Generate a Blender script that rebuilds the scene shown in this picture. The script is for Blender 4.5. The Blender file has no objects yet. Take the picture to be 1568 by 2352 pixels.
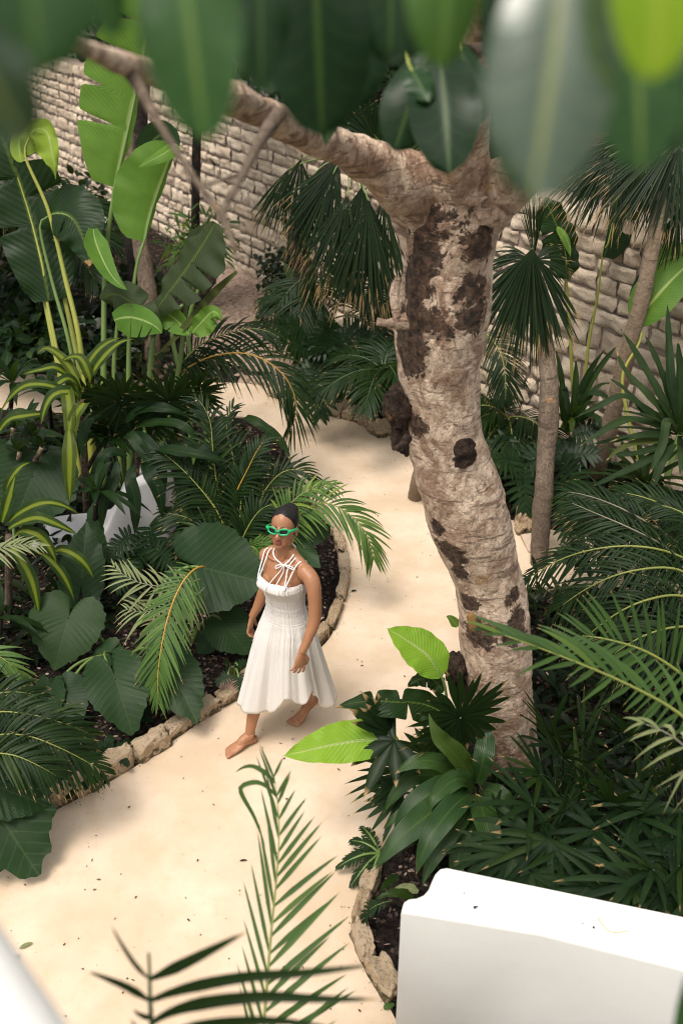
import bpy, bmesh, math, random
import numpy as np
from mathutils import Vector, noise
R = math.radians
scene = bpy.context.scene
COL = scene.collection

# ------------------------------------------------------------------ camera, sky, sun, exposure
CAM_H, PITCH, FPX, CX, CY = 4.5, 31.0, 2287.0, 784.0, 1176.0
cam = bpy.data.cameras.new('camera'); camo = bpy.data.objects.new('camera', cam); COL.objects.link(camo)
camo.location = (0, 0, CAM_H); camo.rotation_euler = (R(90 - PITCH), 0, 0)
cam.sensor_fit = 'HORIZONTAL'; cam.sensor_width = 24.0; cam.lens = FPX / 1568 * 24.0
cam.clip_start = .02; cam.clip_end = 2000
cam.dof.use_dof = True; cam.dof.focus_distance = 6.1; cam.dof.aperture_fstop = 2.1
scene.camera = camo
SUN_EL, SUN_AZ = 67.0, -145.0            # azimuth measured from +Y (away from the camera) towards +X
world = bpy.data.worlds.new('World'); scene.world = world; world.use_nodes = True
wn = world.node_tree
sky = wn.nodes.new('ShaderNodeTexSky'); sky.sky_type = 'NISHITA'; sky.sun_disc = False
sky.sun_elevation = R(SUN_EL); sky.sun_rotation = R(SUN_AZ); sky.air_density = 1.0; sky.dust_density = 4.0
hs = wn.nodes.new('ShaderNodeHueSaturation'); hs.inputs['Saturation'].default_value = .07; wn.links.new(sky.outputs[0], hs.inputs['Color'])   # thin bright cloud: the blue is mostly gone
wn.links.new(hs.outputs[0], wn.nodes['Background'].inputs[0]); wn.nodes['Background'].inputs[1].default_value = .12
sun = bpy.data.lights.new('sun', 'SUN'); suno = bpy.data.objects.new('sun', sun); COL.objects.link(suno)
sun.energy = 1.3; sun.angle = R(21); sun.color = (1, .90, .78)
sd = Vector((math.sin(R(SUN_AZ)) * math.cos(R(SUN_EL)), math.cos(R(SUN_AZ)) * math.cos(R(SUN_EL)), math.sin(R(SUN_EL))))
suno.rotation_euler = sd.to_track_quat('Z', 'Y').to_euler()
scene.view_settings.view_transform = 'Standard'; scene.view_settings.look = 'None'
scene.view_settings.exposure = .95; scene.view_settings.gamma = 1
scene.cycles.max_bounces = 7; scene.cycles.diffuse_bounces = 4; scene.cycles.glossy_bounces = 2
scene.cycles.transmission_bounces = 4; scene.cycles.transparent_max_bounces = 4
scene.cycles.filter_width = 1.05; scene.cycles.use_denoising = True; scene.cycles.caustics_reflective = False; scene.cycles.caustics_refractive = False

# ------------------------------------------------------------------ pixel (of a 1568 x 2352 view) to world
_s, _c = math.sin(R(PITCH)), math.cos(R(PITCH))
def ray(px, py):
    a, b = (px - CX) / FPX, (CY - py) / FPX
    return np.array((a, _c + _s * b, -_s + _c * b))
ORG = np.array((0, 0, CAM_H))
def P(px, py, d): return ORG + ray(px, py) * d
def PG(px, py, z=0.0):
    r = ray(px, py); return ORG + r * ((z - CAM_H) / r[2])
def PY(px, py, Y):
    r = ray(px, py); return ORG + r * (Y / r[1])
def gd(px, py, z=0.0): return (z - CAM_H) / ray(px, py)[2]
def S3(s):                                  # 'x,y,d x,y,d' -> array of world points
    return np.array([P(*map(float, q.split(','))) for q in s.split()])

# ------------------------------------------------------------------ mesh building
def nrm(v):
    v = np.asarray(v, float); l = np.linalg.norm(v, axis=-1, keepdims=True); return v / np.maximum(l, 1e-9)
class MB:
    def __init__(s): s.v = []; s.f = []; s.uv = []; s.t = []; s.m = []; s.n = 0
    def grid(s, P_, uv=None, tint=.5, mat=0, closed=False):
        """P_ (a,b,3) grid of points -> quads; closed joins the second axis"""
        a, b = P_.shape[:2]; idx = np.arange(a * b).reshape(a, b) + s.n
        nx = np.concatenate([idx, idx[:, :1]], 1) if closed else idx
        q = np.stack([nx[:-1, :-1], nx[:-1, 1:], nx[1:, 1:], nx[1:, :-1]], -1).reshape(-1, 4)
        if uv is None:
            uu, vv = np.meshgrid(np.linspace(0, 1, b), np.linspace(0, 1, a)); uv = np.stack([uu, vv], -1)
        s.add(P_.reshape(-1, 3), q, uv.reshape(-1, 2), tint, mat)
    def add(s, V, F, uv=None, tint=.5, mat=0):
        V = np.asarray(V, float); F = np.asarray(F, int); k = len(V)
        s.v.append(V); s.f.append(F); s.uv.append(np.zeros((k, 2)) if uv is None else uv)
        s.t.append(np.full(k, tint) if np.isscalar(tint) else np.asarray(tint).ravel()); s.m.append(np.full(len(F), mat)); s.n += k
    def mesh(s, name, origin=(0, 0, 0), smooth=True):
        V = np.concatenate(s.v) - np.asarray(origin, float); F = [f for f in s.f]
        loops = np.concatenate([f.ravel() for f in F]); sizes = np.concatenate([np.full(len(f), f.shape[1]) for f in F])
        me = bpy.data.meshes.new(name); me.vertices.add(len(V)); me.vertices.foreach_set('co', V.ravel())
        me.loops.add(len(loops)); me.loops.foreach_set('vertex_index', loops.astype(np.int32))
        me.polygons.add(len(sizes)); st = np.concatenate([[0], np.cumsum(sizes)[:-1]])
        me.polygons.foreach_set('loop_start', st.astype(np.int32)); me.polygons.foreach_set('loop_total', sizes.astype(np.int32))
        me.polygons.foreach_set('material_index', np.concatenate(s.m).astype(np.int32))
        me.polygons.foreach_set('use_smooth', np.full(len(sizes), smooth))
        uv = np.concatenate(s.uv); l = me.uv_layers.new(name='UVMap'); l.data.foreach_set('uv', uv[loops].astype(np.float32).ravel())
        at = me.attributes.new('tint', 'FLOAT', 'POINT'); at.data.foreach_set('value', np.concatenate(s.t).astype(np.float32))
        me.update(calc_edges=True); me.validate(); return me
def tag(o, label=None, cat=None, group=None, kind=None):
    if label: o['label'] = label
    if cat: o['category'] = cat
    if group: o['group'] = group
    if kind: o['kind'] = kind
    return o
def thing(name, label, cat, loc=(0, 0, 0), group=None):
    o = bpy.data.objects.new(name, None); COL.objects.link(o); o.location = tuple(loc); o.empty_display_size = .1
    return tag(o, label, cat, group)
def world_loc(o):
    l = np.array(o.location, float)
    while o.parent: o = o.parent; l = l + np.array(o.location, float)
    return l
def part(name, mb, mats, parent=None, label=None, smooth=True):
    org = world_loc(parent) if parent else np.zeros(3)
    me = mb.mesh(name, org, smooth)
    for m in (mats if isinstance(mats, (list, tuple)) else [mats]): me.materials.append(m)
    o = bpy.data.objects.new(name, me); COL.objects.link(o); o.parent = parent
    if label: o['label'] = label
    return o
def solo(name, mb, mats, label, cat, group=None, kind=None, smooth=True):   # a thing that is one mesh; origin at its base
    V = np.concatenate(mb.v); org = np.array(((V[:, 0].min() + V[:, 0].max()) / 2, (V[:, 1].min() + V[:, 1].max()) / 2, V[:, 2].min()))
    me = mb.mesh(name, org, smooth)
    for m in (mats if isinstance(mats, (list, tuple)) else [mats]): me.materials.append(m)
    o = bpy.data.objects.new(name, me); COL.objects.link(o); o.location = tuple(org)
    return tag(o, label, cat, group, kind)

def curve(pts, n):
    pts = np.asarray(pts, float)
    if len(pts) == 2: return pts[0] + (pts[1] - pts[0]) * np.linspace(0, 1, n)[:, None]
    seg = np.linalg.norm(np.diff(pts, axis=0), axis=1); T = np.concatenate([[0], np.cumsum(np.sqrt(seg))])
    m = np.zeros_like(pts)
    m[1:-1] = (pts[2:] - pts[:-2]) / (T[2:] - T[:-2])[:, None]
    m[0] = 2 * (pts[1] - pts[0]) / (T[1] - T[0]) - m[1]; m[-1] = 2 * (pts[-1] - pts[-2]) / (T[-1] - T[-2]) - m[-2]
    fine = np.linspace(0, T[-1], 200); k = np.clip(np.searchsorted(T, fine, 'right') - 1, 0, len(pts) - 2)
    h = (T[k + 1] - T[k]); u = ((fine - T[k]) / h)[:, None]; h = h[:, None]
    c = ((2 * u**3 - 3 * u**2 + 1) * pts[k] + (u**3 - 2 * u**2 + u) * h * m[k] + (-2 * u**3 + 3 * u**2) * pts[k + 1] + (u**3 - u**2) * h * m[k + 1])
    L = np.concatenate([[0], np.cumsum(np.linalg.norm(np.diff(c, axis=0), axis=1))]); q = np.linspace(0, L[-1], n)
    return np.stack([np.interp(q, L, c[:, i]) for i in range(3)], 1)
def frames(C, up):
    T = nrm(np.gradient(C, axis=0)); up = np.asarray(up, float)
    N = up - T * (T @ up)[:, None]; N = nrm(N); S = np.cross(T, N); return T, nrm(S), N
def tube(mb, pts, rad, n=40, k=8, tint=.5, up=(.13, .37, .9), mat=0, bump=0, seed=0, bf=6.0, uvs=1.0):
    C = curve(pts, n); rad = np.interp(np.linspace(0, 1, n), np.linspace(0, 1, len(np.atleast_1d(rad))), np.atleast_1d(rad)) if not callable(rad) else rad(np.linspace(0, 1, n))
    T, S, N = frames(C, up); a = np.linspace(0, 2 * np.pi, k, endpoint=False)
    D = S[:, None] * np.cos(a)[None, :, None] + N[:, None] * np.sin(a)[None, :, None]
    r = np.repeat(rad[:, None], k, 1)
    if bump:
        for i in range(n):
            for j in range(k):
                p = C[i] + D[i, j] * rad[i]
                r[i, j] *= 1 + bump * noise.fractal(Vector(p * bf) + Vector((seed, seed, 0)), 1.0, 2.0, 3)
    V = C[:, None] + D * r[:, :, None]
    uu, vv = np.meshgrid(np.linspace(0, 1, k), np.linspace(0, 1, n) * uvs)
    mb.grid(V, np.stack([uu, vv], -1), tint, mat, True)
    b = mb.n
    mb.add([C[0], C[-1]], np.zeros((0, 3), int)); i0 = b - n * k
    j = np.arange(k); jn = (j + 1) % k
    mb.f.append(np.stack([np.full(k, b), i0 + jn, i0 + j], 1)); mb.m.append(np.full(k, mat))
    i1 = b - k; mb.f.append(np.stack([np.full(k, b + 1), i1 + j, i1 + jn], 1)); mb.m.append(np.full(k, mat))
    return C
PROF = {
 'lance': lambda t: np.minimum(1, (.35 + 2.6 * t)) * (1 - t**2.2)**.8,
 'strap': lambda t: np.minimum(1, .55 + 2 * t) * (1 - t**4)**.9,
 'ovate': lambda t: np.sin(np.pi * np.clip(t, 0, 1)**1.12)**.5,
 'oval': lambda t: np.sin(np.pi * np.clip(t, 0, 1)**.85)**.62,
 'paddle': lambda t: np.clip(np.sin(np.pi * np.clip(.04 + .95 * t, 0, 1)), 0, 1)**.42,
 'broad': lambda t: (.12 + .88 * np.sin(np.pi * np.clip(t, 0, 1)**.75)**.8) * (1 - t**12),
 'dracaena': lambda t: (.3 + .7 * np.sin(np.pi * np.clip(t, 0, 1)**.8)**.9) * (1 - t**8),
 'fanseg': lambda t: np.where(t < .5, .12 + 1.76 * t, np.maximum(0, 1 - ((t - .5) / .5)**1.5)),
 'kite': lambda t: np.where(t < .3, t / .3, np.maximum(0, (1 - t) / .7)**.8),
}
def blades(mb, B, D, L, W, N, droop=.2, tint=.5, m=6, prof='lance', fold=.35, curl=None, mat=0, twist=0):
    """k narrow leaves at once: base B, direction D, length L, half width W, normal N (k,3)"""
    B = np.atleast_2d(B); k = len(B); D = nrm(np.broadcast_to(D, (k, 3))); N = np.broadcast_to(N, (k, 3))
    L = np.broadcast_to(L, (k,)); W = np.broadcast_to(W, (k,)); droop = np.broadcast_to(droop, (k,)); tint = np.broadcast_to(tint, (k,))
    t = np.linspace(0, 1, m)
    C = B[:, None] + D[:, None] * (L[:, None] * t)[..., None]
    C[..., 2] -= (droop * L)[:, None] * t[None]**2
    if curl is not None: C = C + np.broadcast_to(curl, (k, 3))[:, None] * (L[:, None] * t[None]**2)[..., None]
    T = nrm(np.gradient(C, axis=1)); Sd = nrm(np.cross(T, N[:, None])); Nn = np.cross(Sd, T)
    w = W[:, None] * PROF[prof](t)[None]
    a = np.array((-1., 0., 1.))
    V = C[:, :, None] + Sd[:, :, None] * (w[:, :, None] * a)[..., None] + Nn[:, :, None] * (w[:, :, None] * np.abs(a) * fold)[..., None]
    idx = np.arange(k * m * 3).reshape(k, m, 3)
    q = np.stack([idx[:, :-1, :-1], idx[:, :-1, 1:], idx[:, 1:, 1:], idx[:, 1:, :-1]], -1).reshape(-1, 4) + mb.n
    uu = np.broadcast_to((a + 1) / 2, (k, m, 3)); vv = np.broadcast_to(t[None, :, None], (k, m, 3))
    mb.add(V.reshape(-1, 3), q, np.stack([uu, vv], -1).reshape(-1, 2), np.repeat(tint, m * 3), mat)
def blade(mb, pts, wl, wr=None, up=(0, -.5, .85), prof='broad', m=26, ac=9, fold=.2, curl=0., wave=0., wf=3., splits=(), seed=0, tint=.5, sag=0., mat=0):
    """one broad leaf along a midrib curve; wl / wr half widths left and right"""
    wr = wl if wr is None else wr; rg = random.Random(seed)
    if splits: m = max(m, 90)
    C = curve(pts, m); T, S, N = frames(C, up); t = np.linspace(0, 1, m); a = np.linspace(-1, 1, ac)
    pr = PROF[prof](t) if isinstance(prof, str) else prof(t)
    w = np.where(a[None] < 0, wl, wr) * pr[:, None] * np.ones((1, ac))
    for (sd_, ts, dep) in splits:
        f = 1 - dep * np.exp(-((t - ts) / .014)**2); sel = a * sd_ > 0; w[:, sel] *= f[:, None]
    x = a[None] * w; A = np.abs(a)[None]
    z = A * w * fold - curl * w * A**2.0
    if wave:
        ph = rg.random() * 9
        z = z + wave * A**2 * (np.sin(t[:, None] * wf * 6.283 + ph + 1.3 * np.sign(a)[None]) + .6 * np.sin(t[:, None] * wf * 14.1 + ph * 2 + a[None] * 2))
    V = C[:, None] + S[:, None] * x[..., None] + N[:, None] * z[..., None]
    V[..., 2] -= sag * A * w
    # the side ribs lean towards the tip
    uu, vv = np.meshgrid((a + 1) / 2, t); mb.grid(V, np.stack([uu, vv], -1), tint, mat)
HEART = np.array([(0, 1.0), (5, .95), (14, .86), (28, .775), (45, .72), (65, .68), (90, .65), (115, .64), (138, .65), (155, .63), (167, .52), (175, .30), (180, .10)])
def heart(mb, att, tip, width=1.0, up=(0, -.55, .83), seed=0, tint=.5, rings=12, na=120, cup=.10, pleat=.007, tab=HEART, ragged=.02, droop=.15, lean=0):
    """heart-shaped leaf: the stalk meets it at att; its tip is tip"""
    rg = random.Random(seed); X = np.asarray(tip) - att; L = np.linalg.norm(X); X = X / L
    N = np.asarray(up, float); N = nrm(N - X * (N @ X)); Yv = np.cross(N, X)
    th = np.linspace(-np.pi, np.pi, na); rr = np.interp(np.abs(np.degrees(th)), tab[:, 0], tab[:, 1]) * L
    ph = rg.random() * 6
    rr = rr * (1 + ragged * np.sin(th * 17 + ph) + ragged * .8 * np.sin(th * 29 + 2 * ph))
    f = np.linspace(0.02, 1, rings)
    r = f[:, None] * rr[None]; x = r * np.cos(th); y = r * np.sin(th) * width
    z = cup * L * (np.abs(y) / L)**1.2 - droop * (np.maximum(x, 0)**2 / L) - .3 * droop * np.maximum(-x, 0)**2 / L
    z = z + pleat * L * f[:, None] * np.cos((x - .8 * np.abs(y)) / L * 6.283 / .124) + .035 * L * f[:, None]**3 * np.sin(th * 5 + ph)[None] * np.minimum(1, np.abs(th) / .5)[None]
    V = att + x[..., None] * X + y[..., None] * Yv + z[..., None] * N
    mb.grid(V, np.stack([y / L * .5 + .5, x / L * .5 + .5], -1), tint)
def frond(root, pts, L=.35, n=34, w=.013, name='frond', mats=None, ang=(62, 22), vee=.25, droop=.35, up=(0, -.25, .95), seed=0, start=.12, rr=.009, lp=None, tint=(.3, .7), m=6, wild=.1, fold=.4, sides=(1, -1), label=None, plen=.8):
    """feather palm frond: leaflets along a rachis; the rachis is a sub-part"""
    rg = np.random.RandomState(seed); mb = MB(); C = curve(pts, 80); T, S, N = frames(C, up)
    for sd_ in sides:
        s = np.linspace(start, .985, n) + rg.uniform(-.006, .006, n); i = np.clip((s * 79).astype(int), 0, 79)
        q = (s - start) / (1 - start)
        ll = L * (np.sin(np.pi * np.clip(.18 + .74 * q, 0, 1))**plen if lp is None else lp(q)) * rg.uniform(.85, 1.1, n)
        a = np.radians(ang[0] + (ang[1] - ang[0]) * q + rg.uniform(-5, 5, n))
        v = vee + rg.uniform(-wild, wild, n)
        out = S[i] * sd_ * np.cos(v)[:, None] + N[i] * np.sin(v)[:, None]
        D = T[i] * np.cos(a)[:, None] + out * np.sin(a)[:, None]
        blades(mb, C[i], D, ll, w * np.sqrt(ll / L + .05), N[i], droop * rg.uniform(.5, 1.4, n), rg.uniform(tint[0], tint[1], n), m, 'lance', fold)
    o = part(name, mb, mats[0], root, label)
    mb = MB(); tube(mb, C[::4], [rr, rr * .75, rr * .25], 24, 6); part('rachis', mb, mats[1], o)
    return o
def fan(root, c, D, N, Rr, n=26, spread=150, droop=.25, mats=None, seed=0, w=None, stalk=None, name='fan_leaf', tint=(.3, .7), fold=.45, join=.5, jit=.06, m=8, prof='fanseg', label=None, cone=.12):
    """palmate leaf: n folded segments round c, the middle one along D"""
    rg = np.random.RandomState(seed); D = nrm(np.asarray(D, float)); N = np.asarray(N, float); N = nrm(N - D * (N @ D)); Sx = np.cross(D, N)
    th = np.radians(np.linspace(-spread, spread, n) + rg.uniform(-2.5, 2.5, n))
    dirs = D * np.cos(th)[:, None] + Sx * np.sin(th)[:, None] + N * (cone + rg.uniform(-jit, jit, n))[:, None]
    L = Rr * (1 - .22 * (np.abs(th) / np.radians(spread))**2) * rg.uniform(.8, 1.08, n)
    w = w or Rr * join * math.radians(spread * 2 / n) * .56
    mb = MB(); blades(mb, np.repeat([c], n, 0), dirs, L, w, np.repeat([N], n, 0), droop * rg.uniform(.6, 1.4, n), rg.uniform(tint[0], tint[1], n), m, prof, fold)
    o = part(name, mb, mats[0], root, label)
    if stalk is not None:
        mb = MB(); tube(mb, [stalk, (np.asarray(stalk) + c) / 2 + np.array((0, 0, .06)), c], [.009, .006], 16, 6); part('stalk', mb, mats[1], o)
    return o
def rosette(root, c, n, L, w, mats, el=(10, 80), droop=.5, seed=0, prof='dracaena', name='leaf', tint=(.3, .7), fold=.25, m=9, az=(0, 360), skip=(), onem=False):
    """strap leaves round a crown, each a part"""
    rg = np.random.RandomState(seed); mb = MB()
    for i in range(n):
        a = R(az[0] + (az[1] - az[0]) * (i + rg.uniform(-.3, .3)) / n + (i * 137.5 if az == (0, 360) else 0)); e = R(el[0] + (el[1] - el[0]) * (i / max(1, n - 1)))
        D = np.array((math.cos(a) * math.cos(e), math.sin(a) * math.cos(e), math.sin(e)))
        N = np.array((-math.cos(a) * math.sin(e), -math.sin(a) * math.sin(e), math.cos(e)))
        ll = L * rg.uniform(.8, 1.15)
        blades(mb, [np.asarray(c) + D * .02], [D], ll, w * rg.uniform(.85, 1.1), [N], droop * rg.uniform(.6, 1.4) * math.cos(e * .6), rg.uniform(*tint), m, prof, fold)
        if not onem: part(name, mb, mats, root); mb = MB()
    if onem: return mb
def rock(mb, c, X, Y, Z, seed=0, n=9, amp=.12, pw=4.0, tint=.5, mat=0, nf=1.6):
    """rough block with half axes X, Y, Z (vectors)"""
    g = np.linspace(-1, 1, n); A, B_ = np.meshgrid(g, g, indexing='ij'); O = np.ones_like(A)
    for ax in range(3):
        for sg in (-1, 1):
            Q = [None] * 3; Q[ax] = O * sg; Q[(ax + 1) % 3] = A if sg > 0 else B_; Q[(ax + 2) % 3] = B_ if sg > 0 else A
            q = np.stack(Q, -1); l = (np.abs(q)**pw).sum(-1, keepdims=True)**(1 / pw); q = q / l * (1 + .0)
            nz = np.array([[noise.fractal(Vector(q[i, j] * nf) + Vector((seed * 3.1, seed * 1.7, seed)), .9, 2.1, 4) for j in range(n)] for i in range(n)])
            q = q * (1 + amp * nz[..., None])
            V = np.asarray(c) + q[..., :1] * X + q[..., 1:2] * Y + q[..., 2:] * Z
            mb.grid(V, None, tint, mat)

# ------------------------------------------------------------------ materials
class NT:
    def __init__(s, name):
        s.m = bpy.data.materials.new(name); s.m.use_nodes = True; s.t = s.m.node_tree; s.b = s.t.nodes['Principled BSDF']; s.out = s.t.nodes['Material Output']
    def n(s, typ, **k):
        o = s.t.nodes.new('ShaderNode' + typ)
        for a, v in k.items(): setattr(o, a, v)
        return o
    def l(s, a, b): s.t.links.new(a, b)
    def val(s, sock, v):
        if hasattr(v, 'node'): s.l(v, sock)
        else: sock.default_value = v
    def math(s, op, a, b=0.0, c=None, clamp=False):
        o = s.n('Math', operation=op, use_clamp=clamp); s.val(o.inputs[0], a); s.val(o.inputs[1], b)
        if c is not None: s.val(o.inputs[2], c)
        return o.outputs[0]
    def mix(s, f, a, b, mode='MIX'):
        o = s.n('Mix', data_type='RGBA', blend_type=mode); s.val(o.inputs[0], f)
        for sock, v in ((o.inputs[6], a), (o.inputs[7], b)): s.val(sock, (*v, 1) if isinstance(v, tuple) and len(v) == 3 else v)
        return o.outputs[2]
    def ramp(s, f, *st):
        o = s.n('ValToRGB'); e = o.color_ramp.elements
        while len(e) < len(st): e.new(.5)
        for q, (p, c) in zip(e, st): q.position = p; q.color = (*c, 1) if isinstance(c, tuple) else (c, c, c, 1)
        s.l(f, o.inputs[0]); return o.outputs[0]
    def noise(s, sc, det=4, rough=.6, vec=None, dist=0.0, out=0):
        o = s.n('TexNoise'); o.inputs['Scale'].default_value = sc; o.inputs['Detail'].default_value = det; o.inputs['Roughness'].default_value = rough; o.inputs['Distortion'].default_value = dist
        if vec is None: vec = s.pos()
        s.l(vec, o.inputs['Vector']); return o.outputs[out]
    def pos(s):
        if not hasattr(s, '_p'): s._p = s.n('NewGeometry').outputs['Position']
        return s._p
    def bump(s, h, st=.5, dist=.01):
        o = s.n('Bump'); o.inputs['Strength'].default_value = st; o.inputs['Distance'].default_value = dist; s.l(h, o.inputs['Height']); s.l(o.outputs[0], s.b.inputs['Normal']); return o.outputs[0]
    def attr(s, n): o = s.n('Attribute'); o.attribute_name = n; return o.outputs['Fac']
def leaf_mat(name, c, c2, rough=.42, style='mid', trans=.22, rib=(.12, .2, .05), dry=.0, tcol=None, ribs=46, spec=.14, ribst=.35, k=.40):
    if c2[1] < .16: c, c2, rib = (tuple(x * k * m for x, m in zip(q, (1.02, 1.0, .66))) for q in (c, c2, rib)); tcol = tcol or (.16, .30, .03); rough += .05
    M = NT(name); uv = M.n('UVMap').outputs[0]; sp = M.n('SeparateXYZ'); M.l(uv, sp.inputs[0]); u, v = sp.outputs[0], sp.outputs[1]
    t = M.attr('tint'); nz = M.noise(9, 3)
    f = M.math('ADD', M.math('MULTIPLY', t, .8), M.math('MULTIPLY', M.math('SUBTRACT', nz, .5), .9), clamp=True)
    col = M.mix(f, c, c2)
    col = M.mix(M.ramp(t, (.80, 0.0), (.90, .5)), col, (c2[0] * 2.2, c2[1] * 1.5, c2[2] * .8))      # some leaves yellower
    au = M.math('ABSOLUTE', M.math('SUBTRACT', u, .5)); bump = None
    if style == 'mid':
        col = M.mix(M.ramp(au, (.0, .6), (.07, 0.0)), col, rib)
    elif style == 'vein':           # broad tree leaf: pale midrib and curved side veins
        q = M.math('SUBTRACT', M.math('ADD', v, M.math('MULTIPLY', au, au)), M.math('MULTIPLY', au, .75)); cs = M.math('POWER', M.math('MULTIPLY', M.math('ADD', M.math('COSINE', M.math('MULTIPLY', q, 50.0)), 1.0), .5), 14.0); bump = cs
        col = M.mix(M.math('MULTIPLY', cs, .14), col, rib); col = M.mix(M.ramp(au, (.0, .85), (.03, .7), (.05, 0.0)), col, rib)
        col = M.mix(M.ramp(M.noise(22, 4), (.62, 0.0), (.70, .5)), col, tuple(x * .5 for x in c))
    elif style == 'ribs':           # banana: pale midrib, fine side ribs
        q = M.math('SUBTRACT', v, M.math('MULTIPLY', au, .35)); wv = M.math('SINE', M.math('MULTIPLY', q, ribs * 6.283))
        bump = wv; col = M.mix(M.math('MULTIPLY', M.math('ADD', wv, 1.0), .07), col, c2)
        col = M.mix(M.ramp(au, (.0, .9), (.022, .9), (.04, 0.0)), col, rib)
    elif style == 'heart':          # radial veins
        ph = M.math('SUBTRACT', M.math('SUBTRACT', v, .5), M.math('MULTIPLY', au, .80))
        cs = M.math('COSINE', M.math('MULTIPLY', ph, 2 * math.pi / .062)); ve = M.math('POWER', M.math('MULTIPLY', M.math('ADD', cs, 1.0), .5), 45.0)
        midv = M.ramp(au, (.0, 1.0), (.008, 0.0))
        bump = M.math('MULTIPLY', M.noise(46, 3), .6)
        col = M.mix(M.math('MULTIPLY', M.math('ADD', ve, midv, clamp=True), ribst), col, rib)
    elif style == 'varieg':         # yellow stripe down the middle
        n2 = M.noise(14, 3); sa = M.math('SUBTRACT', M.math('ADD', au, M.math('MULTIPLY', M.math('SUBTRACT', n2, .5), .09)), .0)
        col = M.mix(M.ramp(sa, (.11, .95), (.22, 0.0)), col, rib)
        bump = M.math('SINE', M.math('MULTIPLY', u, 90.0))
    elif style == 'strap':
        ln = M.math('SINE', M.math('MULTIPLY', u, 70.0)); bump = ln; col = M.mix(M.ramp(au, (.0, .4), (.05, 0.0)), col, rib)
    if dry > 0:
        dn = M.math('ADD', v, M.math('MULTIPLY', M.math('SUBTRACT', M.noise(5, 2), .5), .35)); dn = M.math('ADD', dn, M.math('MULTIPLY', M.math('SUBTRACT', t, .5), .12))
        col = M.mix(M.ramp(dn, (1.0 - dry, 0.0), (1.0 - dry * .55, 1.0)), col, (.30, .20, .09))
    M.l(col, M.b.inputs['Base Color']); M.b.inputs['Roughness'].default_value = rough; M.b.inputs['Specular IOR Level'].default_value = spec
    nb = None
    if bump is not None: nb = M.bump(bump, .06 if style == 'vein' else .28, .004)
    if trans:
        tr = M.n('BsdfTranslucent'); M.l(M.mix(.5, col, tcol or (.25, .42, .06)), tr.inputs[0])
        mx = M.n('MixShader'); mx.inputs[0].default_value = trans; M.l(M.b.outputs[0], mx.inputs[1]); M.l(tr.outputs[0], mx.inputs[2]); M.l(mx.outputs[0], M.out.inputs[0])
    return M.m
def plain(name, c, c2=None, sc=20, rough=.6, bump=0, spec=.4):
    M = NT(name); nz = M.noise(sc, 4)
    M.l(M.mix(nz, c, c2 or tuple(x * .7 for x in c)), M.b.inputs['Base Color']); M.b.inputs['Roughness'].default_value = rough; M.b.inputs['Specular IOR Level'].default_value = spec
    if bump: M.bump(nz, bump, .01)
    return M.m
def bark_mat(name, c, c2, dark=(.03, .022, .018), scale=9, st=.8, vert=.35):
    M = NT(name); mp = M.n('Mapping'); M.l(M.pos(), mp.inputs[0]); mp.inputs['Scale'].default_value = (1, 1, vert)
    a = M.noise(scale, 5, .65, mp.outputs[0], 1.2); b = M.noise(scale * 5, 4, .7, mp.outputs[0], .6)
    col = M.mix(M.ramp(a, (.40, 0.0), (.60, 1.0)), c, c2)
    col = M.mix(M.ramp(b, (.35, .7), (.44, 0.0)), col, tuple(x * .36 for x in c2))
    stn = M.math('ADD', M.attr('tint'), M.math('MULTIPLY', M.math('SUBTRACT', M.noise(13, 6, .75, None, .8), .5), 2.1))
    m = M.ramp(stn, (.50, 0.0), (.57, 1.0)); dk = M.mix(M.ramp(M.noise(26, 4, .7), (.42, 0.0), (.66, 1.0)), dark, (.17, .10, .065))
    rg_ = M.n('Mapping'); M.l(M.pos(), rg_.inputs[0]); rg_.inputs['Scale'].default_value = (.35, .35, 2.6)
    ring = M.ramp(M.noise(11, 4, .6, rg_.outputs[0], 1.5), (.37, .75), (.425, 0.0)); col = M.mix(ring, col, tuple(x * .45 for x in c2))
    col = M.mix(M.math('MULTIPLY', m, .95), col, dk)
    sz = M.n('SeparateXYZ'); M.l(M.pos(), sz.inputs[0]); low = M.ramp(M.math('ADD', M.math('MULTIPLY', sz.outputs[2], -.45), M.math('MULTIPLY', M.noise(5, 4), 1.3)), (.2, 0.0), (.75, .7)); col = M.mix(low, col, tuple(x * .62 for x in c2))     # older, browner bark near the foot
    och = M.ramp(M.noise(6, 3), (.63, 0.0), (.70, .6)); col = M.mix(M.math('MULTIPLY', och, M.ramp(M.noise(2.1, 2), (.45, 0.0), (.6, 1.0))), col, (.42, .22, .07))
    M.l(col, M.b.inputs['Base Color']); M.b.inputs['Roughness'].default_value = .85; M.b.inputs['Specular IOR Level'].default_value = .2
    M.bump(M.math('ADD', M.math('MULTIPLY', a, .5), b), st, .03); return M.m
def stone_mat(name, c, c2, grime=(.05, .04, .03), sc=7, gr=.5, st=.7):
    M = NT(name); t = M.attr('tint'); a = M.noise(sc, 5, .65); b = M.noise(sc * 6, 5, .75)
    col = M.mix(M.math('ADD', M.math('MULTIPLY', t, .7), M.math('MULTIPLY', M.math('SUBTRACT', a, .4), .8), clamp=True), c, c2)
    col = M.mix(M.ramp(b, (.30, gr), (.47, 0.0)), col, grime)
    M.l(col, M.b.inputs['Base Color']); M.b.inputs['Roughness'].default_value = .9; M.b.inputs['Specular IOR Level'].default_value = .15
    M.bump(M.math('ADD', a, M.math('MULTIPLY', b, .7)), st, .02); return M.m

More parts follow.
